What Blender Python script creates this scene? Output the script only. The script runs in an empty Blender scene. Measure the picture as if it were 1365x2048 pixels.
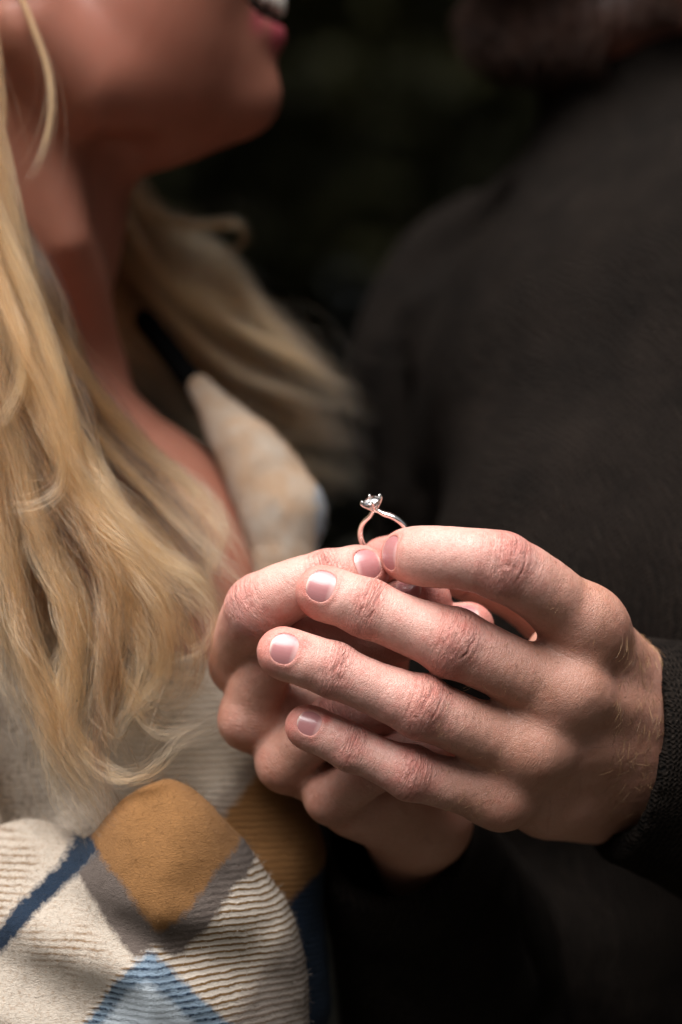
import bpy, math, random
import numpy as np
from mathutils import Vector, Matrix

# ------------------------------------------------------------------ scene, camera, light
scene = bpy.context.scene
COL = scene.collection
rng = np.random.default_rng(7)
random.seed(7)
R = math.radians

EYE_H = 1.25            # camera height above the ground, metres
DIST = 0.83             # camera to the ring, metres
FRAME_W = 0.236         # width of what the lens takes in at that distance, metres

cam_data = bpy.data.cameras.new('camera')
cam = bpy.data.objects.new('camera', cam_data)
COL.objects.link(cam)
cam.location = (0.0, -DIST, EYE_H)
cam.rotation_euler = (R(90), 0, 0)
cam_data.sensor_fit = 'HORIZONTAL'
cam_data.sensor_width = 24.0
cam_data.lens = 24.0 * DIST / FRAME_W
cam_data.clip_start = 0.01
cam_data.clip_end = 500
cam_data.dof.use_dof = True
cam_data.dof.focus_distance = DIST + 0.004
cam_data.dof.aperture_fstop = 3.8
scene.camera = cam

SUN_EL, SUN_AZ = 67.0, -150.0     # azimuth measured from +Y towards +X : from the left, behind the camera
world = bpy.data.worlds.new('World')
scene.world = world
world.use_nodes = True
wn = world.node_tree
wn.nodes.clear()
wo = wn.nodes.new('ShaderNodeOutputWorld')
wb = wn.nodes.new('ShaderNodeBackground')
sky = wn.nodes.new('ShaderNodeTexSky')
sky.sky_type = 'NISHITA'
sky.sun_disc = False
sky.sun_elevation = R(SUN_EL)
sky.sun_rotation = R(SUN_AZ)
sky.air_density = 1.0
sky.dust_density = 6.0
sky.ozone_density = 1.0
hsv = wn.nodes.new('ShaderNodeHueSaturation')      # an overcast sky: the same sky with most of its blue gone
hsv.inputs['Saturation'].default_value = 0.30
wb.inputs['Strength'].default_value = 0.05
wn.links.new(sky.outputs[0], hsv.inputs['Color'])
wn.links.new(hsv.outputs[0], wb.inputs['Color'])
wn.links.new(wb.outputs[0], wo.inputs['Surface'])

sun_data = bpy.data.lights.new('sun', 'SUN')
sun_data.energy = 5.0
sun_data.angle = R(54)
sun_data.color = (1.0, 0.975, 0.96)
sun = bpy.data.objects.new('sun', sun_data)
COL.objects.link(sun)
# direction from which the light comes
sd = Vector((math.sin(R(SUN_AZ)) * math.cos(R(SUN_EL)), math.cos(R(SUN_AZ)) * math.cos(R(SUN_EL)), math.sin(R(SUN_EL))))
sun.rotation_euler = sd.to_track_quat('Z', 'Y').to_euler()
sun.location = (0, 0, 6)

scene.view_settings.view_transform = 'Standard'
scene.view_settings.look = 'None'
scene.view_settings.gamma = 1.0
scene.view_settings.use_curve_mapping = False
scene.view_settings.exposure = 0.82
scene.render.engine = 'CYCLES'
scene.cycles.use_denoising = True
scene.cycles.max_bounces = 14
scene.cycles.diffuse_bounces = 4
scene.cycles.transmission_bounces = 14
scene.cycles.transparent_max_bounces = 8

# ------------------------------------------------------------------ helpers
KPX = FRAME_W * 1000 / 1365.0
def P(px, py, d):
    """a point in millimetres: where a photo pixel lies at depth d (mm behind the ring)"""
    k = KPX * (1 + d / (DIST * 1000))
    return np.array([(px - 682.5) * k, d, (1024 - py) * k])

def to_world(v):
    v = np.asarray(v, float) * 0.001
    v = v.copy(); v[..., 2] += EYE_H
    return v

def new_mesh(name, verts, faces, mat=None, parent=None, smooth=True, world=True):
    """verts in mm (or metres when world is False)"""
    me = bpy.data.meshes.new(name)
    v = to_world(verts) if world else np.asarray(verts, float)
    if isinstance(faces, np.ndarray):
        n, c = faces.shape
        me.vertices.add(len(v)); me.vertices.foreach_set('co', v.astype(np.float32).ravel())
        me.loops.add(n * c); me.loops.foreach_set('vertex_index', faces.astype(np.int32).ravel())
        me.polygons.add(n)
        me.polygons.foreach_set('loop_start', np.arange(0, n * c, c, dtype=np.int32))
        me.polygons.foreach_set('loop_total', np.full(n, c, dtype=np.int32))
        me.update(calc_edges=True)
    else:
        me.from_pydata([tuple(x) for x in v], [], faces)
    if smooth:
        me.polygons.foreach_set('use_smooth', np.ones(len(me.polygons), dtype=bool))
    ob = bpy.data.objects.new(name, me)
    COL.objects.link(ob)
    if mat: me.materials.append(mat)
    if parent is not None:
        ob.parent = parent
        ob.matrix_parent_inverse = Matrix.Translation(-parent.location)
    return ob

def empty(name, label, cat, group=None):
    o = bpy.data.objects.new(name, None)
    COL.objects.link(o)
    o['label'] = label; o['category'] = cat
    if group: o['group'] = group
    return o

def add_attr(ob, name, vals):
    a = ob.data.attributes.new(name, 'FLOAT', 'POINT')
    a.data.foreach_set('value', np.asarray(vals, np.float32).ravel())

def add_attr3(ob, name, vals):
    a = ob.data.attributes.new(name, 'FLOAT_VECTOR', 'POINT')
    a.data.foreach_set('vector', np.asarray(vals, np.float32).ravel())

def get_co(me):
    a = np.empty(len(me.vertices) * 3, np.float32); me.vertices.foreach_get('co', a)
    return a.reshape(-1, 3)

def get_no(me):
    a = np.empty(len(me.vertices) * 3, np.float32); me.vertex_normals.foreach_get('vector', a)
    return a.reshape(-1, 3)

def get_quads(me):
    a = np.empty(len(me.loops), np.int32); me.loops.foreach_get('vertex_index', a)
    return a.reshape(-1, 4)

def unit(v):
    v = np.asarray(v, float)
    return v / (np.linalg.norm(v, axis=-1, keepdims=True) + 1e-12)

def catmull(pts, per):
    """Catmull-Rom through the rows of pts, per samples in each span"""
    p = np.asarray(pts, float)
    q = np.vstack([2 * p[0] - p[1], p, 2 * p[-1] - p[-2]])
    out = []
    for i in range(1, len(q) - 2):
        t = np.linspace(0, 1, per, endpoint=False)[:, None]
        a, b, c, d = q[i - 1], q[i], q[i + 1], q[i + 2]
        out.append(0.5 * ((2 * b) + (c - a) * t + (2 * a - 5 * b + 4 * c - d) * t ** 2 + (-a + 3 * b - 3 * c + d) * t ** 3))
    out.append(p[-1:])
    return np.vstack(out)

def sstep(a, b, x):
    t = np.clip((x - a) / (b - a), 0, 1)
    return t * t * (3 - 2 * t)

# ------------------------------------------------------------------ rounded solids: distance field -> mesh
class Field:
    def __init__(s, lo, hi, h):
        s.lo = np.asarray(lo, float); s.h = h
        s.n = np.ceil((np.asarray(hi, float) - s.lo) / h).astype(int) + 1
        s.D = np.full(s.n, 1e3, np.float32)
        s.ax = [s.lo[i] + h * np.arange(s.n[i]) for i in range(3)]
    def box(s, lo, hi):
        a = np.clip(np.floor((np.asarray(lo) - s.lo) / s.h).astype(int), 0, s.n)
        b = np.clip(np.ceil((np.asarray(hi) - s.lo) / s.h).astype(int) + 1, 0, s.n)
        if (b <= a).any(): return None, None
        sl = tuple(slice(x, y) for x, y in zip(a, b))
        X = s.ax[0][sl[0]][:, None, None]; Y = s.ax[1][sl[1]][None, :, None]; Z = s.ax[2][sl[2]][None, None, :]
        return sl, (X.astype(np.float32), Y.astype(np.float32), Z.astype(np.float32))
    def put(s, sl, d, k=0.0, sub=False):
        A = s.D[sl]
        if sub:
            d = -d
            if np.isscalar(k) and k <= 0: s.D[sl] = np.maximum(A, d); return
            h = np.clip(0.5 - 0.5 * (d - A) / k, 0, 1)
            s.D[sl] = A * h + d * (1 - h) + k * h * (1 - h)
            return
        if np.isscalar(k) and k <= 0:
            s.D[sl] = np.minimum(A, d); return
        h = np.clip(0.5 + 0.5 * (A - d) / k, 0, 1)
        s.D[sl] = A * (1 - h) + d * h - k * h * (1 - h)
    def cone(s, a, b, ra, rb, k=0.0, sub=False, flat=None):
        """capsule whose radius runs from ra to rb; flat=(axis, factor) squashes it"""
        a = np.asarray(a, float); b = np.asarray(b, float)
        m = max(ra, rb) + (np.max(k) if not np.isscalar(k) else k) + 3 * s.h
        sl, g = s.box(np.minimum(a, b) - m, np.maximum(a, b) + m)
        if sl is None: return
        s.put(sl, seg_dist(g, a, b, ra, rb, flat), k, sub)
    def ball(s, c, r, k=0.0, sub=False):
        """r scalar or three radii"""
        c = np.asarray(c, float)
        rr = np.full(3, r, float) if np.isscalar(r) else np.asarray(r, float)
        m = rr.max() + k + 3 * s.h
        sl, g = s.box(c - m, c + m)
        if sl is None: return
        q = np.sqrt(((g[0] - c[0]) / rr[0]) ** 2 + ((g[1] - c[1]) / rr[1]) ** 2 + ((g[2] - c[2]) / rr[2]) ** 2)
        q2 = np.sqrt(((g[0] - c[0]) / rr[0] ** 2) ** 2 + ((g[1] - c[1]) / rr[1] ** 2) ** 2 + ((g[2] - c[2]) / rr[2] ** 2) ** 2)
        s.put(sl, (q * (q - 1) / np.maximum(q2, 1e-6)).astype(np.float32), k, sub)
    def chain(s, pts, rad, k=0.0, sub=False, kfun=None, flat=None):
        """tube along a polyline with changing radius, merged as one piece"""
        pts = np.asarray(pts, float); rad = np.asarray(rad, float)
        kk = k if kfun is None else kfun[2]
        m = rad.max() + kk + 3 * s.h
        sl, g = s.box(pts.min(0) - m, pts.max(0) + m)
        if sl is None: return
        d = np.full(s.D[sl].shape, 1e3, np.float32)
        o = [q.start for q in sl]
        for i in range(len(pts) - 1):
            mi = max(rad[i], rad[i + 1]) + kk + 3 * s.h
            s2, g2 = s.box(np.minimum(pts[i], pts[i + 1]) - mi, np.maximum(pts[i], pts[i + 1]) + mi)
            if s2 is None: continue
            loc = tuple(slice(max(q.start - b, 0), q.stop - b) for q, b in zip(s2, o))
            e = seg_dist(g2, pts[i], pts[i + 1], rad[i], rad[i + 1], flat)
            d[loc] = np.minimum(d[loc], e)
        if kfun is not None:      # (centre, radius, k_in, k_out): soft union near centre only
            c, rr, kin, kout = kfun
            r = np.sqrt((g[0] - c[0]) ** 2 + (g[1] - c[1]) ** 2 + (g[2] - c[2]) ** 2)
            k = kin + (kout - kin) * np.clip((r - rr * 0.5) / rr, 0, 1)
        s.put(sl, d, k, sub)
    def half(s, point, axis):
        """keep only what lies beyond the plane through point, along axis"""
        point, axis = np.asarray(point, float), unit(axis)
        d = (point[0] - s.ax[0])[:, None, None] * axis[0] + (point[1] - s.ax[1])[None, :, None] * axis[1] + (point[2] - s.ax[2])[None, None, :] * axis[2]
        s.D = np.maximum(s.D, d.astype(np.float32))
    def merge(s, o, k=0.0):
        s.put((slice(None),) * 3, o.D, k)
    def mesh(s, smooth=2):
        return surface_nets(s.D, s.h, s.lo, smooth)

def seg_dist(g, a, b, ra, rb, flat=None):
    ab = b - a; L = float(ab @ ab) + 1e-9
    x, y, z = g[0] - np.float32(a[0]), g[1] - np.float32(a[1]), g[2] - np.float32(a[2])
    t = np.clip((x * np.float32(ab[0]) + y * np.float32(ab[1]) + z * np.float32(ab[2])) / np.float32(L), 0, 1)
    x = x - t * np.float32(ab[0]); y = y - t * np.float32(ab[1]); z = z - t * np.float32(ab[2])
    if flat is None:
        q = np.sqrt(x * x + y * y + z * z)
    else:                 # flat = (unit axis, factor < 1): thinner along that axis
        ax, f = flat
        w = x * np.float32(ax[0]) + y * np.float32(ax[1]) + z * np.float32(ax[2])
        q2 = x * x + y * y + z * z - w * w + (w / f) ** 2
        q = np.sqrt(np.maximum(q2, 0))
    return q - np.float32(ra) - t * np.float32(rb - ra)

def surface_nets(D, h, lo, smooth=2):
    S = D < 0
    nx, ny, nz = D.shape
    cnt = np.zeros((nx - 1, ny - 1, nz - 1), np.int8)
    for i in (0, 1):
        for j in (0, 1):
            for k in (0, 1):
                cnt += S[i:nx - 1 + i, j:ny - 1 + j, k:nz - 1 + k]
    act = (cnt > 0) & (cnt < 8)
    ci = np.argwhere(act)
    idx = np.full(act.shape, -1, np.int32); idx[act] = np.arange(len(ci))
    acc = np.zeros((len(ci), 3)); num = np.zeros(len(ci))
    corner = [(i, j, k) for i in (0, 1) for j in (0, 1) for k in (0, 1)]
    val = {c: D[ci[:, 0] + c[0], ci[:, 1] + c[1], ci[:, 2] + c[2]].astype(float) for c in corner}
    for c in corner:
        for a in range(3):
            if c[a]: continue
            e = list(c); e[a] = 1; e = tuple(e)
            v0, v1 = val[c], val[e]
            m = (v0 < 0) != (v1 < 0)
            t = np.where(m, v0 / np.where(m, v0 - v1, 1), 0)
            p = np.array(c, float)[None, :].repeat(len(ci), 0); p[:, a] = t
            acc[m] += p[m]; num[m] += 1
    V = (ci + acc / num[:, None]) * h + np.asarray(lo)
    F = []
    for a in range(3):
        b, c = (a + 1) % 3, (a + 2) % 3
        s0 = [slice(None)] * 3; s1 = [slice(None)] * 3
        s0[a] = slice(0, -1); s1[a] = slice(1, None)
        A, B = S[tuple(s0)], S[tuple(s1)]
        e = np.argwhere(A != B)
        e = e[(e[:, b] > 0) & (e[:, c] > 0) & (e[:, b] < D.shape[b] - 1) & (e[:, c] < D.shape[c] - 1)]
        if not len(e): continue
        q = []
        for (db, dc) in ((-1, -1), (0, -1), (0, 0), (-1, 0)):
            f = e.copy(); f[:, b] += db; f[:, c] += dc
            q.append(idx[f[:, 0], f[:, 1], f[:, 2]])
        q = np.stack(q, 1)
        inside = A[e[:, 0], e[:, 1], e[:, 2]]
        q[~inside] = q[~inside][:, ::-1]
        F.append(q)
    F = np.vstack(F)
    F = F[(F >= 0).all(1)]
    for it in range(smooth):
        V = laplace(V, F, 0.55)
        V = laplace(V, F, -0.57)
    return V, F

def laplace(V, F, lam):
    A = np.zeros_like(V); n = np.zeros(len(V))
    for i in range(4):
        a, b = F[:, i], F[:, (i + 1) % 4]
        for k in range(3):
            A[:, k] += np.bincount(a, V[b, k], len(V)) + np.bincount(b, V[a, k], len(V))
        n += np.bincount(a, minlength=len(V)) + np.bincount(b, minlength=len(V))
    ok = n > 0
    out = V.copy()
    out[ok] += lam * (A[ok] / n[ok, None] - V[ok])
    return out

def subdivide(V, F, smooth=2):
    """each quad into four, then rounded"""
    n = len(V)
    E = np.concatenate([np.sort(F[:, [i, (i + 1) % 4]], 1) for i in range(4)])
    key = E[:, 0].astype(np.int64) * n + E[:, 1]
    uq, inv = np.unique(key, return_inverse=True)
    mid = (V[uq // n] + V[uq % n]) * 0.5
    ctr = V[F].mean(1)
    m = len(F); e = inv.reshape(4, m) + n; c = np.arange(m) + n + len(uq)
    W = np.vstack([V, mid, ctr])
    G = np.vstack([np.stack([F[:, i], e[i], c, e[(i + 3) % 4]], 1) for i in range(4)])
    for it in range(smooth):
        W = laplace(W, G, 0.5)
        W = laplace(W, G, -0.52)
    return W, G

def normals_of(V, F):
    n = np.cross(V[F[:, 2]] - V[F[:, 0]], V[F[:, 3]] - V[F[:, 1]])
    N = np.zeros_like(V)
    for i in range(4):
        for k in range(3):
            N[:, k] += np.bincount(F[:, i], n[:, k], len(V))
    return unit(N)

def vnoise(p, seed=0):
    """smooth value noise at the rows of p"""
    p = np.asarray(p, float)
    i = np.floor(p).astype(np.int64); f = p - i; f = f * f * (3 - 2 * f)
    def hsh(x, y, z):
        n = (x * 374761393 + y * 668265263 + z * 2147483647 + seed * 974634777) & 0xffffffff
        n = ((n ^ (n >> 13)) * 1274126177) & 0xffffffff
        return ((n ^ (n >> 16)) & 0xffff) / 65535.0
    r = 0
    for a in (0, 1):
        for b in (0, 1):
            for c in (0, 1):
                w = (f[:, 0] if a else 1 - f[:, 0]) * (f[:, 1] if b else 1 - f[:, 1]) * (f[:, 2] if c else 1 - f[:, 2])
                r = r + w * hsh(i[:, 0] + a, i[:, 1] + b, i[:, 2] + c)
    return r * 2 - 1

# ------------------------------------------------------------------ shader helpers
class NT:
    def __init__(s, name):
        s.m = bpy.data.materials.new(name); s.m.use_nodes = True
        s.t = s.m.node_tree; s.t.nodes.clear()
        s.out = s.t.nodes.new('ShaderNodeOutputMaterial')
    def n(s, typ, **kw):
        nd = s.t.nodes.new(typ)
        for k, v in kw.items():
            if k == 'ins':
                for a, b in v.items(): s.set(nd, a, b)
            else: setattr(nd, k, v)
        return nd
    def set(s, nd, a, b):
        sock = nd.inputs[a]
        if isinstance(b, bpy.types.NodeSocket): s.t.links.new(b, sock)
        elif isinstance(b, bpy.types.Node): s.t.links.new(b.outputs[0], sock)
        else:
            if sock.type == 'RGBA' and len(b) == 3: b = (*b, 1)
            sock.default_value = b
    def math(s, op, a, b=0.0, c=None, clamp=False):
        nd = s.n('ShaderNodeMath', operation=op, use_clamp=clamp)
        s.set(nd, 0, a); s.set(nd, 1, b)
        if c is not None: s.set(nd, 2, c)
        return nd.outputs[0]
    def mix(s, f, a, b, mode='MIX'):
        nd = s.n('ShaderNodeMix', data_type='RGBA', blend_type=mode)
        s.set(nd, 'Factor', f)
        s.set(nd, nd.inputs.find('A') if False else 6, a); s.set(nd, 7, b)
        return nd.outputs[2]
    def ramp(s, f, stops, interp='LINEAR'):
        nd = s.n('ShaderNodeValToRGB'); cr = nd.color_ramp; cr.interpolation = interp
        while len(cr.elements) < len(stops): cr.elements.new(0.5)
        for e, (p, c) in zip(cr.elements, stops):
            e.position = p; e.color = (*c, 1) if len(c) == 3 else c
        s.set(nd, 0, f)
        return nd.outputs[0]
    def attr(s, name):
        return s.n('ShaderNodeAttribute', attribute_name=name)
    def noise(s, scale, detail=3, rough=0.55, vec=None, dist=0.0):
        nd = s.n('ShaderNodeTexNoise'); nd.inputs['Scale'].default_value = scale
        nd.inputs['Detail'].default_value = detail; nd.inputs['Roughness'].default_value = rough
        nd.inputs['Distortion'].default_value = dist
        if vec is not None: s.set(nd, 'Vector', vec)
        return nd.outputs['Fac']
    def bump(s, h, strength, dist, normal=None):
        nd = s.n('ShaderNodeBump'); nd.inputs['Strength'].default_value = strength; nd.inputs['Distance'].default_value = dist
        s.set(nd, 'Height', h)
        if normal is not None: s.set(nd, 'Normal', normal)
        return nd.outputs[0]
    def pos(s):
        return s.n('ShaderNodeNewGeometry').outputs['Position']
    def scaled(s, v, sc):
        nd = s.n('ShaderNodeVectorMath', operation='MULTIPLY'); s.set(nd, 0, v); nd.inputs[1].default_value = sc
        return nd.outputs[0]
    def bsdf(s, **kw):
        nd = s.n('ShaderNodeBsdfPrincipled')
        for k, v in kw.items():
            s.set(nd, k.replace('_', ' '), v)
        s.t.links.new(nd.outputs[0], s.out.inputs[0])
        return nd
# ------------------------------------------------------------------ materials of skin, nails, metal
def skin_material(name, pale, red, tan, sss=0.09, fine=True, rough=0.43, mott=1.0):
    m = NT(name)
    pos = m.pos()
    redm = m.attr('red').outputs['Fac']; tanm = m.attr('tan').outputs['Fac']; cre = m.attr('crease').outputs['Fac']
    n1 = m.noise(220, 4, 0.6, pos); n2 = m.noise(900, 3, 0.6, pos); n3 = m.noise(70, 3, 0.5, pos)
    rf = m.math('ADD', redm, m.math('MULTIPLY', m.math('SUBTRACT', n1, 0.5), 1.5 * mott), clamp=True)
    c = m.mix(rf, pale, red)
    tf = m.math('ADD', tanm, m.math('MULTIPLY', m.math('SUBTRACT', n3, 0.5), 0.5 * mott), clamp=True)
    c = m.mix(tf, c, tan)
    # freckled fine mottling of the skin itself
    c = m.mix(m.math('MULTIPLY', m.math('SUBTRACT', n2, 0.53), 1.1 * mott, clamp=True), c, tuple(x * 0.55 for x in tan))
    c = m.mix(m.math('MULTIPLY', cre, 0.55, clamp=True), c, (red[0] * 0.55, red[1] * 0.42, red[2] * 0.42))
    kw = {}
    if fine:
        fuv = m.attr('fuv').outputs['Vector']          # millimetres along and across each finger
        st = m.scaled(fuv, (1.9, 0.42, 0.42))
        w = m.noise(1.0, 3, 0.65, st, 0.6)             # fine cross lines of the skin
        ps = m.scaled(pos, (1000, 1000, 1000))
        vo = m.n('ShaderNodeTexVoronoi', feature='DISTANCE_TO_EDGE'); vo.inputs['Scale'].default_value = 1.25
        nz = m.n('ShaderNodeTexNoise'); nz.inputs['Scale'].default_value = 0.6; m.set(nz, 'Vector', ps)
        vv = m.n('ShaderNodeVectorMath', operation='ADD'); m.set(vv, 0, ps); m.set(vv, 1, nz.outputs['Color'])
        m.set(vo, 'Vector', vv.outputs[0])
        ve = m.math('MINIMUM', vo.outputs['Distance'], 0.16)
        kn = m.attr('knuckle').outputs['Fac']
        lines = m.noise(1.0, 2, 0.7, m.scaled(fuv, (1.15, 0.16, 0.16)), 0.9)
        ln = m.math('MULTIPLY', m.math('ABSOLUTE', m.math('SUBTRACT', lines, 0.5)), 6.0, clamp=True)
        hh = m.math('ADD', m.math('MULTIPLY', w, 0.55), m.math('MULTIPLY', ve, 1.0))
        hh = m.math('ADD', hh, m.math('MULTIPLY', m.math('MULTIPLY', ln, kn), 0.8))
        nb = m.bump(hh, 1.0, 0.00046)
        kw['Normal'] = nb
    else:
        kw['Normal'] = m.bump(n2, 0.25, 0.0006)
    rr = m.math('ADD', rough - 0.08, m.math('MULTIPLY', n2, 0.16))
    m.bsdf(Base_Color=c, Roughness=rr, Specular_IOR_Level=0.5, Subsurface_Weight=sss,
           Subsurface_Radius=(1.0, 0.36, 0.2), Subsurface_Scale=0.0035, **kw)
    return m.m

MAT_HAND = skin_material('hand_skin', (0.56, 0.30, 0.247), (0.53, 0.162, 0.13), (0.315, 0.136, 0.070))
MAT_FACE_W = skin_material('face_skin_light', (0.29, 0.122, 0.080), (0.34, 0.105, 0.065), (0.21, 0.08, 0.048), fine=False, rough=0.5, mott=0.5)
MAT_FACE_M = skin_material('face_skin_ruddy', (0.28, 0.11, 0.075), (0.34, 0.095, 0.065), (0.05, 0.02, 0.014), fine=False, rough=0.55, mott=0.5)

def nail_material():
    m = NT('fingernail')
    uv = m.n('ShaderNodeUVMap').outputs[0]
    sx = m.n('ShaderNodeSeparateXYZ'); m.set(sx, 0, uv)
    v = sx.outputs[1]                                  # 0 at the cuticle, 1 at the free edge
    c = m.ramp(v, [(0.0, (0.52, 0.30, 0.27)), (0.10, (0.52, 0.31, 0.29)), (0.24, (0.36, 0.150, 0.15)), (0.86, (0.36, 0.150, 0.15)), (0.92, (0.45, 0.24, 0.22)), (0.97, (0.62, 0.48, 0.42)), (1.0, (0.64, 0.52, 0.45))])
    st = m.scaled(uv, (26, 0.7, 1))
    w = m.noise(1.0, 2, 0.5, st)
    n2 = m.noise(500, 3, 0.6, m.pos())
    c = m.mix(m.math('MULTIPLY', n2, 0.25), c, (0.44, 0.22, 0.22))
    nb = m.bump(m.math('ADD', w, m.math('MULTIPLY', n2, 0.25)), 0.22, 0.00014)
    m.bsdf(Base_Color=c, Roughness=0.26, Specular_IOR_Level=0.55, Subsurface_Weight=0.12, Subsurface_Radius=(1, .4, .3), Subsurface_Scale=0.0015, Normal=nb)
    return m.m
MAT_NAIL = nail_material()

def metal_material():
    m = NT('white_gold')
    n = m.noise(1500, 2, 0.5, m.pos())
    m.bsdf(Base_Color=(0.93, 0.90, 0.87), Metallic=1.0, Roughness=m.math('ADD', 0.07, m.math('MULTIPLY', n, 0.08)))
    return m.m
MAT_METAL = metal_material()

def stone_material():
    m = NT('cut_stone')
    b = m.bsdf(Base_Color=(1, 1, 1), Roughness=0.0, IOR=2.2, Transmission_Weight=1.0)
    return m.m
MAT_STONE = stone_material()
# ------------------------------------------------------------------ hands
class Finger:
    def __init__(s, nodes, joints, nail=None, tipext=0.0, knob=1.0):
        """nodes from the knuckle to the tip: (px, py, d, radius mm, dorsal vector or None)"""
        s.P = np.array([P(*n[:3]) for n in nodes])
        s.r = np.array([n[3] for n in nodes], float)
        nv = [n[4] if len(n) > 4 and n[4] is not None else None for n in nodes]
        last = next(x for x in nv if x is not None)
        full = []
        for x in nv:
            if x is not None: last = x
            full.append(unit(np.array(last, float)))
        s.N = np.array(full)
        s.per = 7
        A = catmull(np.hstack([s.P, s.r[:, None], s.N]), s.per)
        s.C, s.rad = A[:, :3], A[:, 3]
        T = unit(np.gradient(s.C, axis=0))
        N = unit(A[:, 4:7]); N = unit(N - (N * T).sum(1, keepdims=True) * T)
        s.T, s.Nn, s.L = T, N, np.cross(T, N)
        seg = np.linalg.norm(np.diff(s.C, axis=0), axis=1)
        s.s = np.concatenate([[0], np.cumsum(seg)])
        s.joints = [(s.s[j * s.per], kind) for j, kind in joints]      # node index -> arc length
        s.nail = nail; s.knob = knob

def nail_frame(f):
    c = f.C[-1]; t = f.T[-1].copy(); n = f.Nn[-1].copy()
    if 'tilt' in f.nail:          # the plate leans towards the tip
        a = R(f.nail['tilt'])
        t, n = t * math.cos(a) - n * math.sin(a), n * math.cos(a) + t * math.sin(a)
    if 'roll' in f.nail:
        a = R(f.nail['roll']); l = np.cross(t, n)
        n = n * math.cos(a) + l * math.sin(a)
    l = np.cross(t, n)
    return c, t, n, l

def nail_h(f, u, x):
    q = f.nail
    r = f.rad[-1]
    return r * q.get('lift', 0.95) - x ** 2 / (2 * q['R']) - (u - q['u0'] - 0.15 * q['len']) ** 2 / (2 * q.get('Ru', 22))

def nail_edge(f, u, x):
    """signed distance-like value (mm) to the nail outline, negative inside; e2: 1 at the free edge"""
    q = f.nail
    hw, hl = q['w'] / 2, q['len'] / 2
    uu = u - q['u0']
    # a rounded shape: straight sides, rounded cuticle, gently rounded free edge
    pw = 2.35
    rr = (np.abs(x / hw) ** pw + np.abs(uu / hl) ** pw) ** (1 / pw)
    e = (rr - 1) * min(hw, hl)
    return e, uu / hl

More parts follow.
